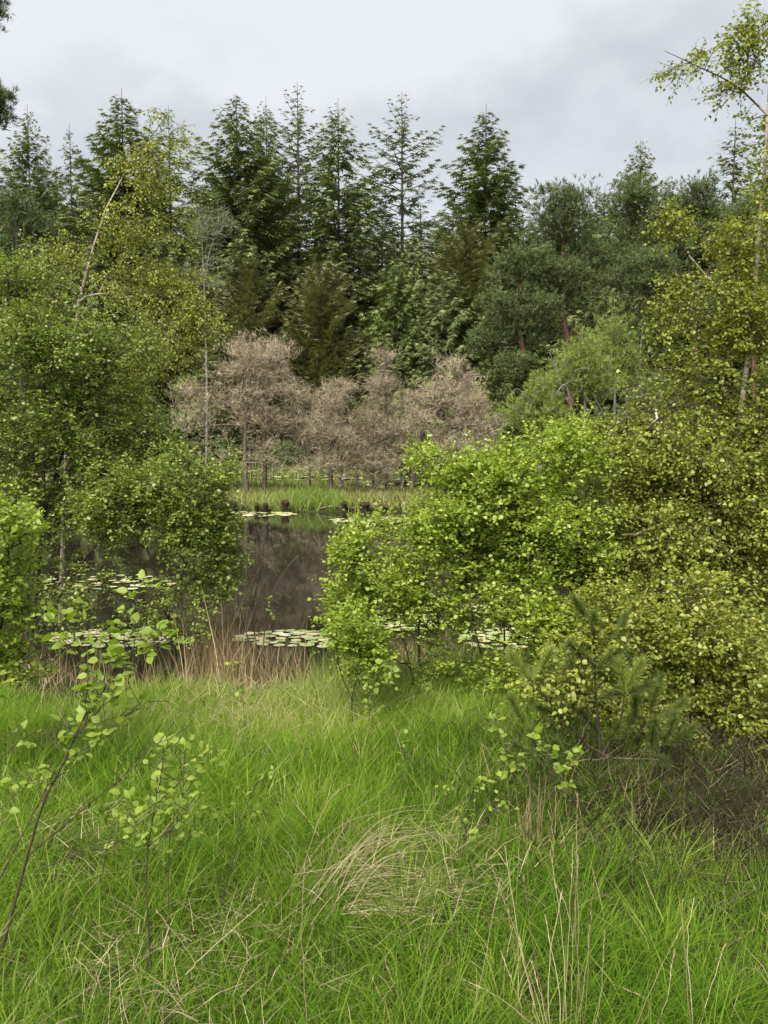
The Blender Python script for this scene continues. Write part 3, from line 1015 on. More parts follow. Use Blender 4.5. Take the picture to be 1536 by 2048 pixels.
def needle_tufts(ends, starts, per_tip, ntuft, length, width, seed, spread=0.8, jitter=0.3, upb=0.5):
    r = np.random.default_rng(seed)
    n = len(ends) * per_tip
    c = np.repeat(ends, per_tip, 0) + r.normal(0, jitter, (n, 3)) * np.array([1, 1, 0.45])
    ax = unit(np.repeat(unit(ends - starts), per_tip, 0) * 0.6 + r.normal(0, 0.35, (n, 3)) + np.array([0, 0, upb]))
    srn = r.normal(0, 0.13, n)
    P = np.repeat(c, ntuft, 0)
    D = unit(np.repeat(ax, ntuft, 0) + r.normal(0, spread * 0.6, (n * ntuft, 3)))
    P = P + D * 0.03 + np.repeat(ax, ntuft, 0) * r.uniform(-0.4, 0.4, (n * ntuft, 1)) * length
    W = unit(np.cross(D, r.normal(size=D.shape)))
    L_ = length * r.uniform(0.7, 1.2, (n * ntuft, 1))
    return P, D * L_, W * width, np.cross(D, W) * L_, np.clip(0.45 + np.repeat(srn, ntuft) + r.normal(0, 0.14, n * ntuft), 0, 1)


def pine(name, label, stems, blobs, ntips, seed, group=None, tuft=(5, 9, 0.24, 0.04), mat='pine', barkm='pinebark', jitter=0.28, tip_r=0.01, up=0.1):
    st = [(smooth_path([at(*p) for p in pts], 9), r0, r1) for pts, r0, r1 in stems]
    root = st[0][0][0].copy()
    tips = blob_points(blobs, ntips, seed, 0.45)
    g_ = grow(st, tips, up, tip_r, 0.42, 0.25, seed)
    t = thing(name, label, 'tree', root, group)
    link('trunk', wood_mesh('trunk', g_, M[barkm], 7, 3, root, 0.04), t)
    pos, par, rad, i, r0, ends = g_
    fr = needle_tufts(pos[ends], pos[par[ends]], *tuft, seed + 3, jitter=jitter)
    a = Acc()
    a.add(*stamp(NS, NST, *fr))
    link('crown', a.mesh('crown', M[mat], False, root), t)
    return t


PG = 'round-topped scots pines on the right'


def dome(px, py, d, w, h, dep, seed, n=7):
    """foliage pads that together make a domed pine crown"""
    r = np.random.default_rng(seed)
    out_ = []
    for k in range(n):
        a = r.uniform(-1, 1)
        b_ = r.uniform(-1, 0.95)
        y_ = py + b_ * h * (1 - 0.35 * a * a)
        out_.append((px + a * w * (0.62 + 0.3 * b_), y_, d + r.uniform(-dep, dep), w * r.uniform(0.3, 0.45), h * r.uniform(0.12, 0.2), w * 0.4 / F * d, 1.0))
    out_.append((px, py - h * 0.55, d, w * 0.55, h * 0.35, w * 0.5 / F * d, 1.0))
    out_.append((px, py + h * 0.25, d, w * 0.8, h * 0.4, w * 0.6 / F * d, 0.9))
    return out_


pines = [
    ('broad pine with layered grey-green pads and a visible orange trunk', 1130, 385, 52, 120, 150),
    ('round pine crown in front of the crooked-tipped fir', 1265, 345, 56, 90, 130),
    ('low round pine crown between the crooked-tipped fir and the slim grey spruce', 1385, 350, 56, 85, 120),
    ('rightmost round pine half hidden by the right birch', 1500, 380, 54, 90, 140),
    ('light grey-green pine leaning left of the broad layered pine', 1040, 478, 50, 85, 130),
    ('dark lower pine beneath the crooked-tipped fir', 1300, 500, 52, 110, 110),
]
for i, (lb, px, top, d, w, h) in enumerate(pines):
    pine('scots_pine', lb, [([(px + 12, 860, d), (px + 6, 700, d), (px - 8, top + h * 1.2, d), (px, top + h * 0.35, d)], 0.2, 0.05)],
         dome(px, top + h, d, w, h, 1.6, 60 + i, 11), 620, 70 + i, PG)
pine('scots_pine', 'grey-green pine on the left bank behind the alder, at the picture edge',
     [([(40, 950, 34), (45, 700, 34), (30, 420, 34)], 0.18, 0.04)], dome(35, 500, 34, 95, 145, 1.0, 91, 10) + [(20, 650, 34, 110, 90, 1.5, 1)], 650, 92, None, (5, 9, 0.2, 0.03), jitter=0.22, barkm='firbark')
# a nearer pine whose branch ends reach in at the upper left corner
pine('scots_pine', 'near pine reaching in with two needle-covered branch ends at the upper left',
     [([(-330, 1250, 12), (-300, 700, 12), (-260, 100, 12), (-240, -200, 12)], 0.14, 0.05)],
     [(-18, 215, 12, 32, 40, 0.3, 3), (-22, 20, 12, 22, 30, 0.2, 3), (-150, 350, 12, 100, 90, 0.6, 1), (-180, 0, 12, 110, 100, 0.6, 1), (-230, -150, 12, 90, 90, .6, 1)], 300, 95, None, (6, 34, 0.075, 0.008), jitter=0.06, tip_r=0.004)
young = [
    ('young pine with bare pale lower branches in front of the dark woods', 1165, 655, 27, 85, 75, 'palebark', 'pine2'),
    ('tallest young bushy pine, just right of the bare orange-brown leader', 1225, 610, 30, 70, 85, 'palebark', 'pine2'),
    ('young dark pine low behind the right birch leaves', 1310, 740, 26, 90, 70, 'palebark', 'pine'),
    ('young pine low behind the bright alder crown', 1080, 745, 26, 75, 70, 'palebark', 'pine2'),
]
for i, (lb, px, top, d, w, h, bk, mt) in enumerate(young):
    pine('young_pine', lb, [([(px, 945, d), (px + 5, 800, d), (px, top + 10, d)], 0.07, 0.012), ([(px, 860, d), (px - 40, 780, d - .4), (px - 65, top + 50, d - .4)], 0.035, 0.01), ([(px, 850, d), (px + 45, 770, d), (px + 60, top + 50, d)], 0.035, 0.01)],
         [(px, top + h * .7, d, w * .5, h * .7, 0.9, 1), (px - w * .3, top + h * 1.2, d, w * .7, h * .6, 0.9, 1), (px + w * .35, top + h * 1.4, d, w * .6, h * .6, .9, 1)], 330, 110 + i, 'young pines on the right bank', (4, 10, 0.12, 0.018), mt, bk, 0.13, 0.006, 0.3)

ol = [(smooth_path([at(1168, 945, 28), at(1165, 800, 28), at(1160, 700, 28), at(1149, 632, 28)], 9), 0.05, 0.012)]
rt = ol[0][0][0].copy()
tt_ = thing('bare_tree', 'bare orange-brown pine leader sticking up among the young pines on the right', 'dead tree', rt)
g_ = grow(ol, blob_points([(1152, 665, 28, 22, 35, .3, 1), (1165, 760, 28, 40, 50, .4, 1)], 40, 5, 0.5), 0.3, 0.008, 0.34, 0.2, 5)
link('trunk', wood_mesh('trunk', g_, M['pinebark'], 6, 3, rt, 0.02), tt_)

# ------------------------------------------------------------------ dead trees on the islet
DG = 'dead grey-brown trees on the islet'


def dead_tree(label, stems, blobs, ntips, seed, spikes=(4, 5), group=DG, tip=0.006, name='dead_tree', mat='dead', barkm='deadbark', ln=0.26, stubs=9):
    st = [(smooth_path([at(*p) for p in pts], 9), r0, r1) for pts, r0, r1 in stems]
    root = st[0][0][0].copy()
    tips = blob_points(blobs, int(ntips * 0.68), seed, 0.5, 12, 0.4)
    g_ = grow(st, tips, 0.15, tip, 0.36, 0.2, seed)
    t = thing(name, label, 'dead tree', root, group)
    link('trunk', wood_mesh('trunk', g_, M[barkm], 6, 3, root, 0.02), t)
    pos, par, rad, i, r0, ends = g_
    fr = needle_tufts(pos[ends], pos[par[ends]], spikes[0], spikes[1], ln, 0.012 if ln > 0.15 else 0.0018, seed + 3, jitter=0.2, upb=0.45, spread=1.3)
    a = Acc()
    a.add(*stamp(NS, NST, *fr))
    # thin bare side twigs down the trunk
    r = np.random.default_rng(seed + 9)
    q = st[0][0]
    n_ = stubs * 12
    u = r.uniform(0.12, 0.95, n_) * (len(q) - 1.01)
    k = u.astype(int)
    p = q[k] + (q[k + 1] - q[k]) * (u - k)[:, None]
    az = r.uniform(0, 6.28, n_)
    D = np.stack([np.cos(az), np.sin(az), r.normal(-0.1, 0.35, n_)], 1)
    a.add(*stamp(NS, NST, p, D * r.uniform(0.25, 0.8, (n_, 1)), unit(np.cross(D, r.normal(size=D.shape))) * (0.018 if ln > 0.15 else 0.001), D * 0, r.random(n_)))
    link('twigs', a.mesh('twigs', M[mat], False, root), t)['kind'] = 'stuff'
    return t


dead_tree('tallest dead tree with a broad brown crown and long limb reaching left',
          [([(493, 985, 33), (490, 880, 33), (497, 800, 33), (503, 680, 33)], 0.09, 0.02), ([(492, 850, 33), (440, 850, 33), (380, 858, 32.8), (325, 885, 32.6)], 0.045, 0.012), ([(494, 830, 33), (430, 800, 33), (370, 800, 33)], 0.035, 0.01), ([(505, 780, 33), (560, 800, 33), (600, 840, 33)], 0.035, 0.01)],
          [(506, 720, 33, 74, 62, 0.9, 1.5), (440, 790, 33, 95, 50, 0.9, .6), (375, 825, 33, 65, 60, 0.6, .5), (560, 790, 33, 60, 55, 0.8, .6), (500, 830, 33, 60, 60, 0.6, .5), (500, 920, 33, 60, 45, 0.6, .35), (425, 900, 33, 60, 40, .5, .2)], 900, 201)
dead_tree('second dead trunk right beside the tallest dead tree, crown tangled in it',
          [([(528, 982, 33.6), (530, 900, 33.6), (524, 800, 33.6), (540, 700, 33.6)], 0.1, 0.02)],
          [(545, 740, 33.6, 52, 65, 0.8, 1), (530, 860, 33.6, 50, 70, 0.5, .6), (560, 930, 33.6, 50, 40, 0.5, .3)], 420, 203)
dead_tree('dead tree with a fuzzy narrow crown between the two big dead crowns',
          [([(661, 983, 33.2), (662, 900, 33.2), (658, 830, 33.2), (668, 755, 33.2)], 0.08, 0.015)],
          [(670, 790, 33.2, 38, 42, 0.7, .9), (655, 860, 33.2, 55, 60, 0.8, 1), (660, 925, 33.2, 60, 35, 0.8, .45)], 600, 205)
dead_tree('pointed dead conifer with a slender peak, left of the widest right crown',
          [([(775, 985, 34), (772, 880, 34), (770, 690, 34)], 0.08, 0.012)],
          [(770, 722, 34, 16, 32, 0.3, .8), (771, 775, 34, 34, 40, 0.6, 1), (770, 850, 34, 55, 60, 0.8, 1), (765, 930, 34, 60, 35, 0.8, .4)], 620, 207)
dead_tree('wide dead tree with a feathery upswept crown at the right of the islet',
          [([(822, 982, 34), (835, 900, 34), (860, 820, 34), (885, 720, 34)], 0.1, 0.018), ([(835, 900, 34), (900, 870, 34), (960, 830, 34)], 0.05, 0.012), ([(850, 850, 34), (900, 790, 34), (925, 730, 34)], 0.04, 0.01)],
          [(900, 750, 34, 45, 50, 0.7, .9), (855, 810, 34, 65, 60, 0.9, 1), (935, 810, 34, 50, 55, 0.8, .9), (830, 890, 34, 70, 60, 0.8, .6), (920, 880, 34, 80, 50, .8, .8)], 950, 209)
dead_tree('dead tree with its crown reaching far right behind the bright alder',
          [([(900, 985, 35), (915, 900, 35), (930, 830, 35)], 0.07, 0.015)],
          [(960, 850, 35, 45, 45, 0.8, 1), (920, 800, 35, 40, 45, 0.6, .6), (930, 920, 35, 60, 40, .6, .5)], 380, 211)
dead_tree('small dead tree with a rounded crown just left of centre, below the pines',
          [([(620, 980, 34.5), (618, 900, 34.5), (615, 800, 34.5)], 0.045, 0.012)],
          [(612, 800, 34.5, 34, 40, 0.5, .7), (612, 870, 34.5, 42, 60, 0.5, .7)], 240, 213)
for i, (px, top, lb) in enumerate([(683, 880, 'bare thin dead trunk just right of the fuzzy narrow crown'), (713, 870, 'bare thin dead trunk midway between the fuzzy and the pointed dead trees'),
                                   (758, 900, 'short bare dead trunk touching the pointed dead conifer'), (745, 820, 'slim dead trunk with a few side twigs left of the pointed dead conifer')]):
    dead_tree(lb, [([(px, 984, 33.2 + i * .3), (px + 2, 930, 33.2 + i * .3), (px + 1, top, 33.2 + i * .3)], 0.06, 0.02)], [(px, top + 30, 33.2 + i * .3, 34, 60, 0.4, 1)], 110, 221 + i, (4, 6))
# pale half-bare tree left
dead_tree('tall pale half-bare tree with a forked thin crown above the islet', [([(412, 984, 36), (414, 800, 36), (410, 620, 36), (406, 520, 36), (402, 440, 36)], 0.055, 0.01), ([(410, 560, 36), (418, 510, 36), (430, 470, 36)], 0.03, 0.01)],
          [(395, 445, 36, 34, 36, 0.5, 1), (440, 450, 36, 34, 40, 0.5, 1), (412, 540, 36, 50, 70, 0.6, .7)], 300, 231, (3, 5), 'pale bare trees above the islet', 0.006, 'bare_tree', 'firp', 'palebark', 0.22)

# ------------------------------------------------------------------ islet: sedge, tussock stumps
x = RNG.uniform(-8, 6, 30000)
y = RNG.uniform(28.6, 38.6, 30000)
q = ((x + 1.0) / 7.2) ** 4 + ((y - 33.6) / 4.6) ** 2
px_ = 768 + x / y * F
lush = np.exp(-((px_ - 620) / 75) ** 2) * (y < 31.5)
keep = (q < 1.0) & (RNG.random(len(x)) < 0.28 + lush)
x, y, lush = x[keep], y[keep], lush[keep]
n = len(x)
g = Acc()
g.add(*blades(np.stack([x, y, height(x, y) - .02], 1), RNG.uniform(0, 6.28, n), RNG.uniform(0.25, 0.5, n) * (0.75 + 0.75 * lush), RNG.uniform(0, .35, n), RNG.uniform(.018, .032, n), np.clip(0.65 - 0.25 * lush + RNG.normal(0, .2, n), 0, 1), RNG.uniform(.05, .35, n)))
tag(link('islet_sedge', g.mesh('islet_sedge', M['sedge'])), 'bright green sedge growing along the front of the islet', kind='stuff')
n = 5200
x = RNG.uniform(-8, 6, n)
y = RNG.uniform(29.2, 38.2, n)
q = ((x + 1.0) / 7.2) ** 4 + ((y - 33.6) / 4.6) ** 2
x, y = x[q < 1.03], y[q < 1.03]
n = len(x)
g = Acc()
g.add(*blades(np.stack([x, y, height(x, y) - .02], 1), RNG.uniform(0, 6.28, n), RNG.uniform(0.2, 0.42, n), RNG.uniform(0, .8, n), RNG.uniform(.012, .03, n), RNG.random(n), RNG.uniform(.05, .35, n)))
tag(link('islet_dead_sedge', g.mesh('islet_dead_sedge', M['reed'])), 'brown dead sedge on the islet between the dead trunks', kind='stuff')


def stump(label, px, py, w, h, seed, tuft=True):
    """a dark peaty tussock stump standing in the shallow water at the islet's edge"""
    r = np.random.default_rng(seed)
    d = 29.0
    c = at(px, py, d)
    c[2] = -0.08
    k, rows = 14, 8
    V = []
    for i in range(rows):
        t = i / (rows - 1)
        rad = w * (0.75 + 0.45 * t ** 2 - 0.25 * math.sin(t * math.pi)) * (1 if i < rows - 1 else 0.55)
        for j in range(k):
            a = j * 2 * math.pi / k
            q_ = rad * (1 + 0.14 * math.sin(3 * a + seed) + r.normal(0, 0.07))
            V.append((math.cos(a) * q_, math.sin(a) * q_, t * (h + 0.08) + r.normal(0, .012)))
    V.append((0, 0, h + 0.1))
    T = []
    for i in range(rows - 1):
        for j in range(k):
            a, b_ = i * k + j, i * k + (j + 1) % k
            T += [(a, b_, b_ + k), (a, b_ + k, a + k)]
    for j in range(k):
        T.append(((rows - 1) * k + j, (rows - 1) * k + (j + 1) % k, rows * k))
    t = thing('tussock_stump', label, 'stump', c, 'dark tussock stumps in the water at the islet edge')
    link('root_column', make_mesh('root_column', np.array(V), np.array(T), np.zeros(len(V)), True, M['peat']), t)
    n_ = 120 if tuft else 45
    a = Acc()
    az = r.uniform(0, 6.28, n_)
    P = np.stack([np.cos(az), np.sin(az), np.zeros(n_)], 1) * (w * r.random(n_) ** .5)[:, None]
    P[:, 2] = h
    a.add(*blades(P, az, r.uniform(0.08, 0.26, n_), r.uniform(0.1, 1.0, n_), np.full(n_, 0.014), r.random(n_), np.full(n_, 0.4)))
    link('grass_tuft', a.mesh('grass_tuft', M['sedge' if tuft else 'reed']), t)


for i, (px, py, w, h, tf, lb) in enumerate([
    (466, 1020, 0.15, 0.34, False, 'leftmost black tussock stump, half behind leaves at the islet edge'),
    (514, 1018, 0.09, 0.28, True, 'narrow-waisted black stump left of the green sedge'),
    (531, 1018, 0.1, 0.27, False, 'squat black stump beside the narrow-waisted one'),
    (569, 1020, 0.14, 0.36, False, 'tall dark stump at the left end of the bright sedge'),
    (689, 1020, 0.11, 0.32, True, 'leaning dark stump right of the bright sedge'),
    (729, 1020, 0.18, 0.3, True, 'wide-topped black stump capped with grass, near the right pads'),
    (768, 1020, 0.16, 0.24, False, 'low broad black stump, rightmost before the alder leaves')]):
    stump(lb, px, py, w, h, 300 + i, tf)
# pale driftwood sticks
a = Acc()
for k in range(1):
    P, tb = path_tube([at(640, 1017, 29.2), at(665, 1013, 29.2), at(706, 1016, 29.2)], 0.035, 0.02, 8, 6, 0.006)
    a.add(*tb)
tag(link('fallen_branch', a.mesh('fallen_branch', M['palebark'], True)), 'pale fallen branch lying at the waterline in front of the sedge', 'branch')
a = Acc()
P, tb = path_tube([at(803, 976, 37), at(806, 966, 37), at(809, 945, 37)], 0.07, 0.03, 7, 6, 0.01)
a.add(*tb)
tag(link('dead_stick', a.mesh('dead_stick', M['palebark'], True)), 'short white weathered stick standing upright among the dead trees', 'stick')

# far bank shrubs and meadow
for i, (px, py, d, w, h, lb) in enumerate([
    (450, 905, 60, 60, 45, 'pale green willow bush on the far bank left of the dead trunks'),
    (590, 850, 62, 55, 70, 'green bush on the far bank between the dead crowns'),
    (360, 880, 60, 60, 60, 'green bush on the far bank behind the front alder'),
    (720, 890, 61, 55, 50, 'low green bush on the far bank behind the thin dead trunks'),
    (560, 915, 60, 60, 30, 'low pale bush by the far waterline under the tallest dead tree'),
    (830, 880, 62, 60, 60, 'green bush on the far bank right of the pointed dead conifer'),
    (960, 900, 60, 60, 45, 'low bush on the far bank behind the bright alder'),
    (230, 880, 58, 70, 70, 'bush on the far bank behind the left alder'),
    (80, 880, 58, 80, 80, 'bush on the far left bank seen through alder leaves'),
    (660, 925, 60, 60, 22, 'lowest pale bush at the far waterline in the middle')]):
    leafy_tree('willow_bush', lb, 'bush', [([(px, 948, d), (px, 930, d), (px + 4, py, d)], 0.06, 0.03), ([(px, 948, d), (px - w * .4, py, d)], 0.05, 0.02)],
               [(px, py, d, w, h, 1.5, 1)], 230, 0.17, 'shrub', M['bark'], 'bushes along the far bank', 0, 400 + i * 5, 0.2, 0, 0.008, 3, 3, 0.35, 5, 0.05)
n = 26000
x = RNG.uniform(-34, 28, n)
y = 57 + RNG.exponential(4.5, n)
ok = (y - (59 + 1.5 * np.sin(x * 0.21) + 0.8 * np.sin(x * 0.6)) > -0.3)
x, y = x[ok], y[ok]
n = len(x)
g = Acc()
g.add(*blades(np.stack([x, y, height(x, y) - .02], 1), RNG.uniform(0, 6.28, n), RNG.uniform(0.3, 0.8, n), RNG.uniform(0, .35, n), RNG.uniform(.03, .06, n), np.clip(0.7 + RNG.normal(0, .2, n), 0, 1), RNG.uniform(.05, .3, n)))
tag(link('far_bank_grass', g.mesh('far_bank_grass', M['sedge'])), 'pale green rushes and grass along the far bank', kind='stuff')

# ------------------------------------------------------------------ lily pads
pad_meshes = []
for s in range(4):
    r = np.random.default_rng(500 + s)
    k = 17
    V = [(0, 0, 0.0)]
    for ring, rr in ((0, 0.55), (1, 1.0)):
        for j in range(k):
            a = 0.16 + j / (k - 1) * (2 * math.pi - 0.32)
            q = rr * (1 + 0.03 * math.sin(4 * a + s)) * (0.86 if j in (0, k - 1) and ring else 1)
            V.append((math.cos(a) * q, math.sin(a) * q * 0.93, (0.03 + 0.05 * max(0, math.sin(2 * a + s)) ** 2 + r.uniform(0, .02)) if ring else 0.0))
    T = []
    for j in range(k - 1):
        T += [(0, 1 + j, 2 + j), (1 + j, 1 + k + j, 2 + k + j), (1 + j, 2 + k + j, 2 + j)]
    pad_meshes.append(make_mesh('lily_pad', np.array(V), np.array(T), None, True, M['pad']))
rl = np.random.default_rng(77)
placed = []


def pads(label, px0, px1, py0, py1, n, group, rad=(0.055, 0.1), holes=0.0):
    tries = cnt_ = 0
    while cnt_ < n and tries < n * 40:
        tries += 1
        # elongated drift: thin towards its ends
        u = rl.uniform(0, 1)
        th = (math.sin(u * math.pi) ** 0.5)
        px = px0 + (px1 - px0) * u
        mid = (py0 + py1) / 2
        py = mid + rl.uniform(-1, 1) * (py1 - py0) / 2 * th
        d = EYE * F / (py - 880)
        X_ = (px - 768) / F * d
        r_ = rl.uniform(*rad)
        if height(X_, d) > -0.03:
            continue
        if any((X_ - a) ** 2 + (d - b_) ** 2 < (0.8 * (r_ + c)) ** 2 for a, b_, c in placed):
            continue
        placed.append((X_, d, r_))
        o = link('lily_pad', pad_meshes[rl.integers(0, 4)], None, (X_, d, 0.004 + rl.uniform(0, 0.006)))
        o.rotation_euler = (rl.normal(0, 0.03), rl.normal(0, 0.03), rl.uniform(0, 6.28))
        o.scale = (r_, r_, r_ * rl.uniform(0.6, 1.8))
        tag(o, label, 'lily pad', group)
        cnt_ += 1


pads('pale lily pad in the near drift at the centre, left of the bright alder', 468, 735, 1266, 1300, 62, 'near central drift of lily pads')
pads('pale lily pad in the near drift behind the left sapling', 92, 335, 1266, 1300, 55, 'near left drift of lily pads')
pads('lily pad in the drift glimpsed through the bright alder stems', 690, 905, 1236, 1266, 45, 'drift of lily pads behind the bright alder')
pads('lily pad in the drift right behind the lower alder leaves', 930, 1075, 1260, 1306, 34, 'right drift of lily pads')
pads('lily pad in the small drift high behind the alder crown', 930, 1030, 1205, 1232, 12, 'small right drift of lily pads')
pads('lily pad in the middle-distance drift behind the left alder stems', 85, 345, 1150, 1184, 50, 'middle left drift of lily pads')
pads('lily pad in the thin drift before the left stumps of the islet', 450, 585, 1022, 1034, 26, 'left islet drift of lily pads', (0.13, 0.2))
pads('lily pad in the thin drift before the right stumps of the islet', 655, 830, 1035, 1048, 30, 'right islet drift of lily pads', (0.13, 0.2))
pads('distant lily pad on the water beyond the islet', 505, 720, 952, 960, 36, 'distant lily pads beyond the islet', (0.2, 0.34))
pads('distant lily pad on the far left water behind the alder', 0, 215, 952, 966, 30, 'distant lily pads on the left', (0.2, 0.34))
pads('distant lily pad between the thin dead trunks and the bright alder', 730, 840, 958, 975, 16, 'distant lily pads on the right', (0.2, 0.3))

# ------------------------------------------------------------------ near trees and bushes: left side
leafy_tree('birch_tree', 'leaning birch with a pale trunk and airy drooping crown on the left', 'tree',
           [([(120, 1250, 9.6), (132, 900, 9.6), (150, 650, 9.6), (185, 500, 9.6), (222, 395, 9.6), (270, 320, 9.6), (330, 235, 9.6)], 0.022, 0.004)],
           [(322, 240, 9.6, 50, 32, 0.3, .3), (355, 280, 9.6, 35, 40, 0.3, .35), (280, 340, 9.6, 75, 60, 0.4, .8), (245, 440, 9.6, 75, 50, 0.5, .7), (345, 420, 9.6, 40, 80, .3, .45), (300, 560, 9.6, 120, 65, 0.6, 1.1), (400, 630, 9.6, 65, 60, 0.5, .9), (120, 510, 9.6, 90, 50, 0.5, .7), (60, 620, 9.6, 90, 70, .5, .8), (280, 690, 9.6, 120, 80, 0.6, 1.0), (250, 790, 9.6, 80, 80, .5, .5)],
           760, 0.045, 'birch', M['birchbark'], None, 40, 601, 0.3, 0.15, 0.0018, per_tip=4, slen=0.2, nleaf=6, hang=0.55)
leafy_tree('alder_tree', 'large dark-leaved alder with many slanting stems filling the left side', 'tree',
           [([(60, 1300, 8.2), (75, 1150, 8.2), (95, 1000, 8.2), (170, 800, 8.2), (270, 640, 8.2)], 0.035, 0.006), ([(60, 1300, 8.2), (85, 1050, 8), (88, 850, 8), (92, 700, 8)], 0.03, 0.006),
            ([(60, 1300, 8.2), (160, 1130, 8.0), (280, 1000, 7.9), (360, 900, 7.8)], 0.025, 0.005), ([(60, 1300, 8.2), (-10, 1000, 8.3), (-30, 800, 8.3)], 0.03, 0.006), ([(60, 1300, 8.2), (110, 1180, 8.1), (200, 1080, 8), (210, 950, 8)], 0.018, 0.005)],
           [(90, 690, 8.2, 120, 110, 0.8, 1), (215, 690, 8.2, 110, 110, 0.8, .9), (60, 860, 8.2, 130, 120, 0.9, 1), (220, 880, 8.2, 120, 120, 0.8, .9), (80, 1020, 8.1, 120, 90, 0.9, .7), (240, 1020, 8.1, 110, 80, 0.8, .5), (90, 1130, 8.1, 120, 40, 0.7, .16), (30, 570, 8.3, 90, 80, .7, .6), (-90, 850, 8.3, 120, 260, .9, .6)],
           1750, 0.05, 'alder', M['bark'], None, 160, 611, 0.25, 0.0, 0.002, per_tip=4, slen=0.17, nleaf=6, hang=0.15)
leafy_tree('alder_bush', 'mid-green alder bush leaning over the water left of the gap', 'bush',
           [([(345, 1345, 7.6), (342, 1230, 7.6), (365, 1150, 7.6), (400, 1050, 7.6), (415, 960, 7.6)], 0.022, 0.005), ([(345, 1345, 7.6), (330, 1200, 7.6), (290, 1080, 7.6), (280, 960, 7.6)], 0.018, 0.005), ([(345, 1345, 7.6), (385, 1240, 7.6), (440, 1130, 7.6)], 0.013, 0.004)],
           [(350, 955, 7.6, 110, 70, 0.6, .9), (270, 1030, 7.6, 110, 80, 0.6, .55), (390, 1060, 7.6, 90, 90, 0.5, 1), (445, 1110, 7.6, 40, 70, .3, .8), (385, 1170, 7.6, 100, 45, 0.5, .45), (230, 1150, 7.6, 80, 60, .5, .12), (440, 960, 7.6, 40, 50, .3, .6), (200, 1000, 7.6, 70, 80, .4, .4), (330, 1240, 7.5, 110, 50, .4, .22), (150, 1210, 7.5, 110, 60, .4, .2), (430, 1190, 7.6, 50, 50, .3, .3)],
           1020, 0.048, 'mid', M['bark'], None, 120, 621, 0.25, 0, 0.0018, per_tip=3, slen=0.17, nleaf=6, hang=0.15)
leafy_tree('alder_bush', 'light green bush crowding the left edge above the grass', 'bush',
           [([(-40, 1560, 4.6), (-20, 1400, 4.6), (10, 1200, 4.6), (20, 1050, 4.6)], 0.016, 0.004), ([(-40, 1560, 4.6), (-30, 1400, 4.6), (60, 1310, 4.6)], 0.012, 0.003)],
           [(15, 1050, 4.6, 62, 80, 0.4, 1), (5, 1190, 4.6, 80, 90, 0.4, .9), (30, 1320, 4.6, 90, 60, 0.4, .7), (-60, 1200, 4.6, 90, 200, .5, .6)],
           420, 0.042, 'bright', M['bark'], None, 120, 631, 0.25, 0, 0.0014, per_tip=3, slen=0.11, nleaf=6, hang=0.1)

# bare twiggy shrub in the gap
dead_tree('leafless shrub of thin pinkish twigs standing before the open water', [([(520, 1345, 8.1), (505, 1220, 8.1), (520, 1150, 8.1), (518, 1065, 8.1)], 0.008, 0.003), ([(520, 1345, 8.1), (540, 1200, 8.1), (575, 1135, 8.1), (598, 1110, 8.1)], 0.007, 0.002), ([(520, 1345, 8.1), (480, 1220, 8.1), (470, 1120, 8.1)], 0.007, 0.002)],
          [(520, 1120, 8.1, 40, 55, 0.3, 1), (570, 1190, 8.1, 45, 45, 0.3, 1), (500, 1220, 8.1, 45, 60, 0.3, 1)], 70, 641, (1, 1), 'leafless shrubs at the water', 0.0018, 'bare_shrub', 'dead', 'deadbark', 0.03, 0)

# ------------------------------------------------------------------ near trees and bushes: right side
leafy_tree('alder_bush', 'bright lime-green alder on one dark straight stem, right beside the open water', 'bush',
           [([(843, 1440, 6.4), (840, 1330, 6.4), (838, 1250, 6.4), (860, 1100, 6.4), (880, 930, 6.4)], 0.018, 0.004), ([(843, 1440, 6.4), (800, 1250, 6.4), (740, 1120, 6.4)], 0.011, 0.004)],
           [(722, 1110, 6.4, 58, 50, 0.4, .9), (705, 1210, 6.4, 60, 80, 0.4, .9), (800, 1160, 6.4, 80, 80, 0.5, .7), (865, 925, 6.4, 65, 50, 0.4, .35), (900, 1060, 6.4, 100, 100, 0.6, .85), (900, 1230, 6.4, 140, 60, 0.5, .33), (880, 1330, 6.4, 130, 40, .4, .14), (760, 1060, 6.4, 90, 25, .3, .3), (720, 1320, 6.4, 60, 50, .3, .35)],
           800, 0.046, 'bright', M['bark'], None, 170, 651, 0.3, 0, 0.0016, per_tip=4, slen=0.15, nleaf=6, hang=0.05)
leafy_tree('alder_bush', 'bright alder with several slim stems between the single-stemmed alder and the big birch', 'bush',
           [([(1000, 1430, 6.3), (1010, 1250, 6.3), (985, 1100, 6.3), (1000, 930, 6.3)], 0.016, 0.004), ([(1000, 1430, 6.3), (1060, 1200, 6.3), (1120, 1050, 6.3), (1150, 900, 6.3)], 0.016, 0.004), ([(1000, 1430, 6.3), (960, 1300, 6.4), (930, 1150, 6.5), (905, 1000, 6.5)], 0.014, 0.004)],
           [(975, 930, 6.3, 90, 50, 0.5, .45), (1000, 1000, 6.3, 120, 110, 0.6, 1), (1000, 1140, 6.3, 130, 90, 0.6, .7), (1140, 910, 6.3, 90, 80, 0.5, .9), (1130, 1080, 6.3, 120, 120, 0.6, 1), (1010, 1350, 6.4, 90, 60, .4, .2), (1110, 1240, 5.9, 130, 90, .5, .7), (1060, 1370, 5.8, 110, 70, .4, .3)],
           1300, 0.046, 'bright', M['bark'], None, 170, 653, 0.3, 0, 0.0016, per_tip=4, slen=0.15, nleaf=6, hang=0.05)
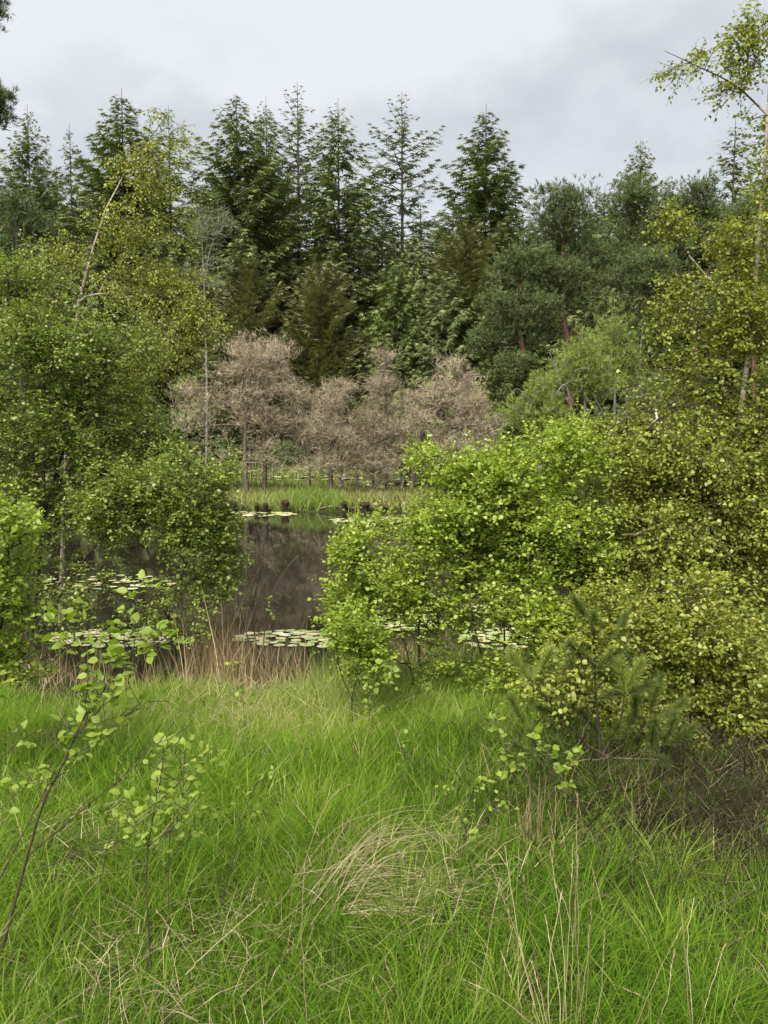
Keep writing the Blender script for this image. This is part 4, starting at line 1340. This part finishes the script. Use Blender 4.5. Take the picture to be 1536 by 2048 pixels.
leafy_tree('alder_bush', 'small crooked alder with forked dark stem at the left foot of the lime-green one', 'bush',
           [([(707, 1470, 5.6), (704, 1400, 5.6), (715, 1350, 5.6), (722, 1290, 5.6)], 0.009, 0.004), ([(704, 1400, 5.6), (680, 1340, 5.6), (672, 1290, 5.6)], 0.006, 0.003)],
           [(690, 1265, 5.6, 45, 40, 0.3, 1), (745, 1300, 5.6, 50, 40, 0.3, .7)], 110, 0.044, 'bright', M['bark'], None, 30, 655, 0.3, 0, 0.0014, per_tip=4, slen=0.12, nleaf=6, hang=0.05)
leafy_tree('birch_tree', 'tall birch with a pale trunk and yellow-green crown on the right', 'tree',
           [([(1440, 1560, 7.0), (1455, 1200, 7.0), (1478, 860, 7.0), (1500, 680, 7.0), (1521, 430, 7.0), (1538, 200, 7.0), (1548, -60, 7.0)], 0.028, 0.009), ([(1500, 640, 7), (1420, 560, 7), (1345, 470, 7), (1325, 435, 7)], 0.012, 0.004),
            ([(1535, 230, 7), (1470, 170, 7), (1400, 135, 7), (1330, 102, 7)], 0.009, 0.0025), ([(1478, 860, 7), (1400, 815, 6.8), (1300, 820, 6.7), (1230, 850, 6.6)], 0.011, 0.003), ([(1470, 1000, 7), (1380, 1020, 6.6), (1300, 1060, 6.4)], 0.011, 0.003)],
           [(1505, 90, 7, 48, 60, 0.4, .7), (1385, 122, 7, 70, 24, 0.2, .38), (1470, 160, 7, 50, 40, 0.3, .3), (1535, 290, 7, 45, 120, 0.4, .35), (1335, 440, 7, 50, 30, 0.25, .6), (1430, 480, 7, 60, 30, 0.3, .25), (1500, 480, 7, 60, 80, 0.5, .6), (1400, 570, 7, 80, 60, 0.4, .4), (1500, 620, 6.9, 60, 90, .3, .5), (1330, 640, 7, 50, 60, .3, .25),
            (1470, 680, 7, 120, 100, 0.6, .45), (1370, 790, 7, 100, 80, 0.6, .4), (1450, 860, 7, 130, 120, 0.7, .85), (1290, 900, 6.8, 150, 90, 0.7, 1.2), (1430, 1040, 6.8, 150, 130, 0.8, 1.2), (1260, 1070, 6.6, 150, 120, 0.7, 1.2), (1430, 1220, 6.6, 150, 110, 0.8, .8), (1230, 1200, 6.6, 120, 80, .6, .8), (1570, 900, 7, 80, 300, .7, .7), (1510, 1120, 6.9, 80, 90, .6, .6), (1440, 960, 7.2, 130, 90, .4, .7), (1300, 1010, 7.2, 130, 90, .4, .6)],
           3300, 0.047, 'birch', M['birchbark'], None, 200, 661, 0.3, 0.1, 0.0018, per_tip=4, slen=0.18, nleaf=6, hang=0.35)
leafy_tree('birch_bush', 'low shaded birch bush with dark bare stems at the right edge', 'bush',
           [([(1400, 1640, 5.3), (1405, 1480, 5.3), (1390, 1350, 5.3), (1370, 1200, 5.3)], 0.016, 0.004), ([(1400, 1640, 5.3), (1450, 1480, 5.3), (1500, 1380, 5.3)], 0.013, 0.004), ([(1400, 1640, 5.3), (1340, 1450, 5.3), (1280, 1320, 5.3)], 0.012, 0.004), ([(1400, 1640, 5.3), (1520, 1520, 5.2), (1560, 1430, 5.2)], 0.01, 0.003)],
           [(1380, 1220, 5.4, 150, 80, 0.6, 1), (1470, 1330, 5.3, 110, 100, 0.6, .9), (1320, 1320, 5.4, 90, 80, 0.5, .6), (1220, 1210, 5.6, 100, 60, 0.4, .6), (1430, 1450, 5.2, 140, 90, 0.5, .6), (1530, 1500, 5.1, 80, 120, .5, .7), (1400, 1560, 5.0, 150, 70, .4, .4), (1270, 1440, 5.1, 110, 90, .4, .45), (1150, 1360, 5.3, 100, 90, .4, .5), (1190, 1270, 4.5, 80, 50, .2, .3), (1110, 1340, 4.3, 60, 60, .2, .15), (1260, 1540, 4.9, 110, 60, .3, .25), (1440, 1600, 4.7, 120, 70, .3, .4), (1530, 1620, 4.6, 60, 90, .3, .4)],
           1500, 0.042, 'birch', M['bark'], None, 150, 671, 0.25, 0.05, 0.0016, per_tip=3, slen=0.13, nleaf=6, hang=0.25)


# young pine in front
def pine_shoots(t, root, shoots, seed, mats, nlen=0.06):
    r = np.random.default_rng(seed)
    for p0, p1, bright in shoots:
        n_ = int(330 + 1300 * np.linalg.norm(p1 - p0))
        u = r.random((n_, 1)) ** 0.8
        P = p0 + (p1 - p0) * u
        ax = unit(p1 - p0)
        D = unit(ax * r.uniform(0.35, 1.3, (n_, 1)) + unit(r.normal(size=(n_, 3))) * 0.75)
        W = unit(np.cross(D, r.normal(size=D.shape))) * 0.0026
        ln = nlen * r.uniform(0.75, 1.2, (n_, 1))
        a = Acc()
        a.add(*stamp(NS, NST, P, D * ln, W, D * 0, np.clip(r.normal(0.5, .2, n_), 0, 1)))
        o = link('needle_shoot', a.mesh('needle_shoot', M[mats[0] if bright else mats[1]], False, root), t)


yp = [([(1195, 1640, 4.5), (1200, 1500, 4.5), (1192, 1400, 4.5), (1188, 1290, 4.5)], 0.0085, 0.004), ([(1200, 1520, 4.5), (1130, 1440, 4.4), (1068, 1370, 4.35)], 0.005, 0.003), ([(1205, 1510, 4.5), (1240, 1440, 4.5), (1250, 1380, 4.5)], 0.007, 0.003),
      ([(1200, 1560, 4.5), (1270, 1510, 4.4), (1330, 1490, 4.4)], 0.007, 0.003), ([(1195, 1600, 4.5), (1130, 1560, 4.3), (1080, 1520, 4.3)], 0.006, 0.003), ([(1192, 1380, 4.5), (1230, 1330, 4.5), (1240, 1290, 4.5)], 0.005, 0.003)]
st = [(smooth_path([at(*p) for p in pts], 10), r0, r1) for pts, r0, r1 in yp]
root = st[0][0][0].copy()
t = thing('young_pine', 'small young pine with long upright needle shoots between the alder and the shaded bush', 'tree', root)
a = Acc()
for path, r0, r1 in st:
    R_ = np.linspace(r0, r1, 10)
    a.add(*frusta(path[:-1], path[1:], R_[:-1], R_[1:], 6))
link('trunk', a.mesh('trunk', M['twig'], True, root), t)
sh = []
r = np.random.default_rng(5)
for px, py, dx, dy, L_, br in [(1068, 1370, 5, -10, 75, 1), (1068, 1370, -45, -60, 75, 1), (1068, 1370, 40, -70, 75, 1), (1068, 1370, 25, -30, 55, 1), (1100, 1400, -30, -50, 60, 0), (1130, 1440, -40, -20, 60, 0), (1120, 1430, 10, -60, 60, 0),
                               (1188, 1300, 0, -60, 70, 0), (1190, 1330, -50, -40, 65, 0), (1190, 1340, 50, -40, 65, 0), (1240, 1290, 10, -60, 60, 0), (1192, 1390, -40, -50, 65, 0), (1192, 1400, 60, -20, 60, 0),
                               (1250, 1380, 30, -50, 65, 1), (1250, 1390, -10, -60, 65, 1), (1250, 1390, 50, -20, 60, 0), (1330, 1490, 50, -30, 65, 0), (1330, 1490, 20, -60, 65, 0), (1300, 1500, 10, -60, 60, 0), (1280, 1500, 40, 20, 60, 0), (1240, 1480, 30, -50, 60, 0),
                               (1080, 1520, -50, -30, 60, 0), (1080, 1520, -20, -60, 60, 0), (1110, 1540, 0, -60, 55, 0), (1130, 1560, -40, 10, 55, 0), (1200, 1470, -40, -50, 60, 0), (1200, 1500, 40, -50, 60, 0), (1210, 1560, 50, -30, 55, 0), (1190, 1590, -50, -20, 55, 0),
                               (1050, 1450, -30, -55, 60, 0), (1040, 1490, -40, -30, 60, 0), (1150, 1380, -10, -60, 60, 0), (1300, 1420, 20, -60, 65, 0), (1320, 1440, 50, -40, 60, 0), (1270, 1440, 0, -60, 60, 0), (1230, 1620, 40, -40, 60, 0), (1280, 1590, 20, -50, 60, 0), (1180, 1250, -30, -50, 60, 0)]:
    d = 4.45 + r.normal(0, .12)
    l = math.hypot(dx, dy)
    p0 = at(px, py, d)
    p1 = at(px + dx / l * L_, py + dy / l * L_, d + r.normal(0, .06))
    sh.append((p0, p1, br))
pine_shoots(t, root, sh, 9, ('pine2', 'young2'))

# ------------------------------------------------------------------ saplings in the grass
BIGLEAF = []
for s in range(3):
    tv, tt = big_leaf_template(7)
    tv = tv.copy()
    tv[:, 2] += 0.04 * np.sin(tv[:, 0] * 5 + s * 2) * np.abs(tv[:, 1]) * 2
    tv[:, 1] *= (0.92, 1.05, 0.8)[s]
    BIGLEAF.append(make_mesh('leaf', tv, tt, np.full(len(tv), 0.35 + 0.2 * s), True, M['aspen']))


def sapling(label, stems, size, seed, dens=1.0, group=None, cat='sapling', name='sapling', base_bare=0.35):
    """stems: (points, r0, r1, bare fraction); every leaf is a part"""
    r = np.random.default_rng(seed)
    paths = []
    for s in stems:
        paths.append((smooth_path([at(*p) for p in s[0]], 14), s[1] * 0.7, s[2] * 0.7, s[3] if len(s) > 3 else base_bare, s[4] if len(s) > 4 else 1.0))
    root = paths[0][0][0].copy()
    t = thing(name, label, cat, root, group)
    wood = Acc()
    leaves = []
    for path, r0, r1, bare, mul in paths:
        R_ = np.linspace(r0, r1, 14)
        wood.add(*frusta(path[:-1], path[1:], R_[:-1], R_[1:], 7))
        Ltot = np.sum(np.linalg.norm(path[1:] - path[:-1], axis=1))
        nsh = max(3, int(Ltot * (1 - bare) / 0.05 * dens))
        for q in range(nsh):
            u = bare + (1 - bare) * (q + r.random() * .6) / nsh
            f = min(u, 0.999) * 13
            k = int(f)
            p = path[k] + (path[k + 1] - path[k]) * (f - k)
            ax = unit(path[k + 1] - path[k])
            # short side shoot with 2-5 leaves
            d = unit(ax * 0.5 + unit(r.normal(size=3)) * np.array([1, .8, .5]) + np.array([0, 0, 0.25]))
            sl = r.uniform(0.03, 0.13) * (0.6 + 0.6 * (1 - u))
            e = p + d * sl
            wood.add(*frusta(np.array([p]), np.array([e]), np.array([0.0014]), np.array([0.0008]), 4))
            nl = r.integers(3, 6)
            for m_ in range(nl):
                tt_ = (m_ + 1) / nl
                a_ = d * 0.5 + unit(r.normal(size=3)) * 0.9
                a_[2] = a_[2] * 0.5 + 0.1
                a_ = unit(a_)
                leaves.append((p + (e - p) * tt_, a_, size * mul * r.uniform(0.55, 1.2)))
        a_ = unit(path[-1] - path[-2])
        for m_ in range(3):
            leaves.append((path[-1], unit(a_ + unit(r.normal(size=3)) * .8), size * mul * r.uniform(.8, 1.2)))
    link('stem', wood.mesh('stem', M['twig'], True, root), t)
    for p, a_, sz in leaves[:300]:
        up = np.array([r.normal(0, .5), r.normal(-0.25, .5), 1.0])
        b_ = unit(np.cross(up, a_))
        n_ = np.cross(a_, b_)
        p = p + a_ * sz * 0.28
        o = bpy.data.objects.new('leaf', BIGLEAF[r.integers(0, 3)])
        o.matrix_basis = Matrix(((a_[0] * sz, b_[0] * sz * .82, n_[0] * sz, p[0] - root[0]), (a_[1] * sz, b_[1] * sz * .82, n_[1] * sz, p[1] - root[1]), (a_[2] * sz, b_[2] * sz * .82, n_[2] * sz, p[2] - root[2]), (0, 0, 0, 1)))
        o.parent = t
        C.objects.link(o)
    return t


sapling('broad-leaved sapling leaning in from the left edge over the grass',
        [([(-15, 1960, 2.85), (20, 1840, 2.85), (50, 1730, 2.85), (85, 1610, 2.85), (125, 1530, 2.85), (170, 1430, 2.85), (205, 1385, 2.85)], 0.008, 0.003, .5),
         ([(205, 1385, 2.85), (240, 1320, 2.82), (262, 1270, 2.8), (310, 1180, 2.8)], 0.003, 0.0012, .05, 1.15),
         ([(150, 1475, 2.85), (210, 1400, 2.8), (225, 1320, 2.75)], 0.003, 0.001, .1, 1.2), ([(170, 1420, 2.85), (175, 1330, 2.8), (140, 1260, 2.8), (115, 1235, 2.8)], 0.002, 0.001, .3, 1.2), ([(225, 1385, 2.85), (290, 1300, 2.8), (340, 1280, 2.8)], 0.002, 0.001, .3, 1.2), ([(120, 1530, 2.85), (180, 1490, 2.8), (240, 1440, 2.8), (300, 1400, 2.8)], 0.002, 0.001, .3, 1.1),
         ([(-5, 1765, 2.8), (60, 1640, 2.82), (110, 1540, 2.85)], 0.004, 0.002, .45),
         ([(55, 1712, 2.85), (130, 1650, 2.8), (200, 1590, 2.75), (245, 1555, 2.7), (290, 1500, 2.7), (345, 1475, 2.7)], 0.004, 0.0012, .5),
         ([(68, 1745, 2.85), (130, 1718, 2.85), (250, 1680, 2.85)], 0.0028, 0.001, .5),
         ([(145, 1475, 2.85), (200, 1445, 2.8), (265, 1425, 2.8)], 0.002, 0.001, .3),
         ([(180, 1420, 2.85), (150, 1330, 2.9), (150, 1250, 2.9)], 0.002, 0.001, .4),
         ([(90, 1600, 2.85), (60, 1560, 2.85), (20, 1550, 2.85)], 0.002, 0.001, .2)], 0.029, 700, 2.1)
sapling('upright sapling with two bare dark stems and a leafy head in front-left grass',
        [([(306, 1990, 2.75), (296, 1850, 2.75), (293, 1730, 2.75), (303, 1650, 2.75)], 0.005, 0.0022, .78), ([(303, 1650, 2.75), (318, 1570, 2.75), (335, 1490, 2.75)], 0.0022, 0.001, .1), ([(298, 1700, 2.75), (270, 1640, 2.75), (262, 1600, 2.75)], 0.002, 0.001, .2), ([(300, 1690, 2.75), (350, 1650, 2.75), (385, 1600, 2.75)], 0.002, 0.001, .2), ([(310, 1610, 2.75), (360, 1560, 2.75), (370, 1500, 2.75)], .002, .001, .2)], 0.029, 703, 2.3)
sapling('slim sapling stem just right of the two-stemmed one, leaves at mid height',
        [([(345, 1960, 2.85), (338, 1830, 2.85), (337, 1740, 2.85), (342, 1600, 2.85)], 0.0035, 0.0012, .62), ([(340, 1720, 2.85), (375, 1680, 2.85), (420, 1640, 2.85)], .0018, .001, .3)], 0.024, 706, 1.1)
sapling('thin single-stemmed sapling leaning right near the centre-left grass',
        [([(425, 1905, 3.0), (440, 1820, 3.0), (463, 1735, 3.0), (485, 1640, 3.0), (515, 1560, 3.0)], 0.0035, 0.001, .68)], 0.023, 709, 1.1)
sapling('little leafy sapling rising at the tip of the arching straw',
        [([(912, 1790, 3.4), (922, 1720, 3.4), (935, 1650, 3.4), (955, 1570, 3.4)], 0.0035, 0.001, .3), ([(930, 1680, 3.4), (970, 1640, 3.4), (1000, 1610, 3.4)], .002, .001, .5)], 0.024, 712, 1.2)
sapling('leafy alder sapling with reddish twigs in front of the young pine',
        [([(1078, 1660, 3.9), (1070, 1590, 3.9), (1050, 1540, 3.9), (1010, 1500, 3.9), (985, 1430, 3.9)], 0.006, 0.0015, .5), ([(1072, 1600, 3.9), (1100, 1540, 3.9), (1075, 1470, 3.9)], .003, .001, .4), ([(1075, 1620, 3.9), (1120, 1560, 3.9), (1155, 1510, 3.9)], .003, .001, .4), ([(1060, 1560, 3.9), (1020, 1560, 3.9), (990, 1570, 3.9)], .002, .001, .3)], 0.034, 715, 1.9)
sapling('small bright sapling beside the crooked forked alder stem',
        [([(735, 1475, 5.3), (740, 1420, 5.3), (752, 1330, 5.3)], 0.005, 0.0015, .35), ([(742, 1410, 5.3), (770, 1370, 5.3), (785, 1345, 5.3)], .002, .001, .1)], 0.034, 718, 1.3)
sapling('few-leaved sprig standing against the dark water in the gap',
        [([(545, 1400, 7.2), (540, 1300, 7.2), (535, 1200, 7.2)], 0.005, 0.0015, .8)], 0.036, 721, .9)
sapling('low sprig with few pale leaves right of centre in the grass',
        [([(800, 1600, 4.3), (806, 1540, 4.3), (812, 1470, 4.3)], 0.003, 0.001, .5)], 0.024, 724, .8)
sapling('short sprig of rounded leaves left of the reddish-twigged sapling',
        [([(885, 1640, 4.0), (890, 1600, 4.0), (885, 1575, 4.0)], 0.003, 0.001, .3)], 0.024, 727, 1)
sapling('low sprig with a few leaves near the centre-left shoreline grass',
        [([(492, 1500, 5.4), (488, 1430, 5.4), (480, 1330, 5.4)], 0.003, 0.001, .35)], 0.03, 730, .7)


sapling('leafy shoot at the left edge below the leaning sapling', [([(-20, 1640, 3.2), (20, 1600, 3.2), (60, 1570, 3.2), (90, 1560, 3.2)], 0.003, 0.001, .1), ([(-10, 1520, 3.2), (30, 1490, 3.2), (45, 1460, 3.2)], .002, .001, .1)], 0.03, 733, 1.6)
sapling('low leafy sprig between the leaning sapling and the two-stemmed one', [([(205, 1750, 3.2), (215, 1690, 3.2), (235, 1640, 3.2)], 0.003, 0.001, .2)], 0.027, 736, 1.4)
sapling('leafy head above the slim sapling, level with the two-stemmed one', [([(360, 1700, 3.1), (365, 1600, 3.1), (372, 1490, 3.1)], 0.003, 0.001, .3), ([(366, 1590, 3.1), (400, 1540, 3.1), (410, 1500, 3.1)], .002, .001, .2)], 0.03, 739, 1.5)

# ------------------------------------------------------------------ straw tufts with single stalks
def straw(label, stalks, d0, seed, mat='straw', group='tufts of dry straw stalks', heads=True, rr=0.0012):
    """stalks: list of pixel paths [(px,py,d)...]"""
    r = np.random.default_rng(seed)
    root = at(*stalks[0][0])
    t = thing('dry_grass_tuft', label, 'grass tuft', root, group)
    for s in stalks:
        P = smooth_path([at(*p) for p in s], 12)
        P[2:-1] += r.normal(0, 0.0015, (9, 3))
        a = Acc()
        R_ = np.linspace(rr, rr * .5, 12) * r.uniform(0.75, 1.2)
        a.add(*frusta(P[:-1], P[1:], R_[:-1], R_[1:], 4, np.full(11, r.random())))
        if heads:
            m_ = 16
            u = r.uniform(0.72, 1, m_) * 10.99
            k = u.astype(int)
            p = P[k] + (P[k + 1] - P[k]) * (u - k)[:, None]
            ax = unit(P[-1] - P[-3])
            D = unit(ax + r.normal(0, .22, (m_, 3)))
            a.add(*stamp(NS, NST, p, D * 0.014, unit(np.cross(D, r.normal(size=D.shape))) * 0.0019, D * 0, r.random(m_)))
        link('stalk', a.mesh('stalk', M[mat], True, root), t)
    return t


r = np.random.default_rng(44)
arcs = []
for k in range(34):
    bx, by = 650 + r.normal(0, 45), 1795 + r.normal(0, 20)
    ex, ey = 880 + r.normal(0, 70), 1665 + r.normal(0, 42)
    d = 3.15 + r.normal(0, .08)
    arcs.append([(bx, by, d), (bx + (ex - bx) * .35, by + (ey - by) * .72 - 8, d + .05), (bx + (ex - bx) * .7, ey - 2 + r.normal(0, 8), d + .15), (ex, ey + r.uniform(-8, 25), d + .25)])
straw('tuft of long pale straw arching to the right over the green grass', arcs, 3.2, 801, heads=False, rr=0.001)
mat_ = []
for k in range(170):
    bx, by = 740 + r.uniform(-60, 170), 1765 + r.uniform(-25, 65)
    an = r.normal(0.35, .3)
    l = r.uniform(60, 170)
    d = 1.6 * F / (by + 45 - 880)
    mat_.append([(bx, by, d), (bx + l * .5 * math.cos(an), by + l * .5 * math.sin(an) * .6 - 12, d), (bx + l * math.cos(an), by + l * math.sin(an) * .6, d)])
straw('flattened mat of tan straw lying at the right foot of the arching tuft', mat_, 3.2, 802, heads=False, rr=0.0014)
tall = []
for bx, by, ex, ey in [(1100, 2120, 1010, 1690), (1110, 2120, 1030, 1650), (1085, 2100, 1040, 1880), (1125, 2120, 1090, 1830), (1140, 2120, 1150, 1800), (1120, 2110, 1145, 1690), (1150, 2120, 1152, 1640), (1135, 2120, 1180, 1850),
                       (1160, 2120, 1188, 1740), (1105, 2110, 1125, 1780), (1075, 2110, 1000, 1760), (1170, 2120, 1155, 1590), (1095, 2120, 1060, 1920), (1180, 2110, 1210, 1860), (1065, 2110, 1000, 1900), (1130, 2110, 1100, 1700), (1090, 2120, 985, 1735)]:
    mx = (bx + ex) / 2 + r.normal(0, 10)
    tall.append([(bx, by, 2.42), (mx, (by + ey) / 2, 2.44), (ex, ey, 2.5 + r.normal(0, .05))])
straw('tall fan of straw stalks rising from the lower edge right of centre', tall, 2.4, 803)
straw('pair of pale straw stalks standing close together at the lower right', [[(1385, 2110, 2.4), (1372, 1960, 2.4), (1364, 1800, 2.42)], [(1390, 2110, 2.4), (1378, 1930, 2.4), (1378, 1850, 2.4), (1388, 1795, 2.42)]], 2.4, 804)
straw('straw stalks slanting to the upper right beside the pale pair', [[(1250, 2110, 2.4), (1310, 1960, 2.42), (1365, 1850, 2.5)], [(1290, 2100, 2.4), (1330, 2010, 2.42), (1348, 1900, 2.5)], [(1400, 1970, 2.7), (1450, 1900, 2.75), (1505, 1860, 2.8)], [(1385, 2110, 2.4), (1420, 1980, 2.5), (1450, 1890, 2.6)]], 2.4, 805)
straw('single straight straw stalk left of centre in the foreground', [[(615, 2120, 2.4), (608, 1950, 2.4), (603, 1850, 2.4), (609, 1725, 2.42)]], 2.4, 806)
straw('crossed straw stalks around the bare sapling stems', [[(370, 1950, 2.6), (420, 1900, 2.6), (520, 1810, 2.7)], [(390, 1925, 2.6), (360, 1880, 2.6), (315, 1825, 2.6)], [(215, 2080, 2.4), (220, 1980, 2.4), (218, 1890, 2.4)], [(265, 2080, 2.4), (245, 2000, 2.4), (232, 1880, 2.4)], [(310, 2080, 2.4), (285, 1990, 2.4), (262, 1900, 2.4)], [(150, 1915, 2.7), (190, 1960, 2.6), (195, 1990, 2.6)], [(60, 2060, 2.4), (250, 1930, 2.6), (390, 1870, 2.8)]], 2.6, 807)
straw('straw stalks crossing the lower middle of the foreground', [[(840, 2100, 2.4), (850, 1950, 2.42), (880, 1740, 2.5)], [(860, 2110, 2.4), (800, 2000, 2.4), (770, 1920, 2.42)], [(930, 2110, 2.4), (960, 1960, 2.45), (1000, 1760, 2.55)], [(1080, 2060, 2.4), (990, 1990, 2.4), (930, 1960, 2.4)], [(1260, 2080, 2.4), (1300, 2010, 2.4), (1230, 1970, 2.45)], [(790, 2100, 2.4), (780, 2030, 2.4), (745, 1960, 2.4)]], 2.4, 808)
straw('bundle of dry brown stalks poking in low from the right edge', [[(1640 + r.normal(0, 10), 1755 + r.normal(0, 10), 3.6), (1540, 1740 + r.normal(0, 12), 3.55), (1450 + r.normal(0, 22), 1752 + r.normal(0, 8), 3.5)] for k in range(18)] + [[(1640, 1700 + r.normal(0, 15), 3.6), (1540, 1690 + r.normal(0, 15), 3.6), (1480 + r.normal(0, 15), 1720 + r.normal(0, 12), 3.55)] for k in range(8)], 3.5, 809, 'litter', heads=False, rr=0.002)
up_ = []
for k in range(18):
    bx, by, ln_ = 1075 + r.normal(0, 32), 1690 + r.normal(0, 14), r.normal(0, 14)
    up_.append([(bx, by, 3.6), (bx + ln_ * .4, by - 60, 3.6), (bx + ln_, by - r.uniform(80, 150), 3.62)])
straw('brown upright dead stalks at the foot of the reddish-twigged sapling', up_, 3.6, 810, 'reed', heads=False, rr=0.0016)
straw('tall pale reed stalks standing at the waterline left of the gap', [[(395 + r.normal(0, 3), 1390, 7.9), (400, 1320, 7.9), (418, 1210, 7.9)], [(372, 1390, 8), (385, 1300, 8), (402, 1195, 8)], [(350, 1390, 8), (368, 1290, 8), (390, 1180, 8)], [(430, 1380, 8), (440, 1300, 8), (455, 1215, 8)], [(465, 1390, 8), (460, 1290, 8), (470, 1200, 8)]], 8, 811, 'reed', heads=False, rr=0.005)

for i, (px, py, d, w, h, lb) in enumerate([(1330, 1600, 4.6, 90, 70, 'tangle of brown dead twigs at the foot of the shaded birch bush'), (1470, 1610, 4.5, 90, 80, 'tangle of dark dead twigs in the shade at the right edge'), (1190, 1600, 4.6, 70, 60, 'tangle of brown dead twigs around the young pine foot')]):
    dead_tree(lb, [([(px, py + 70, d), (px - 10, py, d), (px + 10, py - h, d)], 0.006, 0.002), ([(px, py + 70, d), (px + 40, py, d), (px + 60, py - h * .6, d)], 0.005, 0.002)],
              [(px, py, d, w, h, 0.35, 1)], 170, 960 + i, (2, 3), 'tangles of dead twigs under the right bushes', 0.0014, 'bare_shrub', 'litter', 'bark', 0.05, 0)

# dead bare branches under the right bushes
for i, (pts, rr) in enumerate([([(1100, 1545, 4.3), (1190, 1517, 4.3), (1320, 1520, 4.3)], .004), ([(1480, 1590, 4.4), (1400, 1600, 4.4), (1330, 1680, 4.3), (1290, 1740, 4.2)], .005), ([(1180, 1590, 4.3), (1215, 1640, 4.2), (1200, 1700, 4.1)], .004), ([(1250, 1740, 3.9), (1340, 1700, 3.95), (1430, 1685, 4)], .003), ([(1150, 1500, 4.5), (1180, 1430, 4.5), (1165, 1400, 4.5)], .004)]):
    a = Acc()
    P, tb = path_tube([at(*p) for p in pts], rr, rr * .4, 12, 6, 0.006)
    a.add(*tb)
    r = np.random.default_rng(900 + i)
    for k in range(7):
        q = P[r.integers(2, 11)]
        e = q + unit(r.normal(size=3)) * r.uniform(.05, .16)
        a.add(*frusta(q[None], e[None], np.array([rr * .4]), np.array([rr * .15]), 4))
    tag(link('dead_branch', a.mesh('dead_branch', M['deadbark'], True)), ['dead grey branch lying level across the young pine trunk', 'crooked dead branch sloping down under the shaded birch bush', 'short dead branch at the foot of the young pine', 'thin dead branch resting on the grass edge under the birch bush', 'upright dead twig among the young pine shoots'][i], 'branch', 'dead branches under the right-hand bushes')
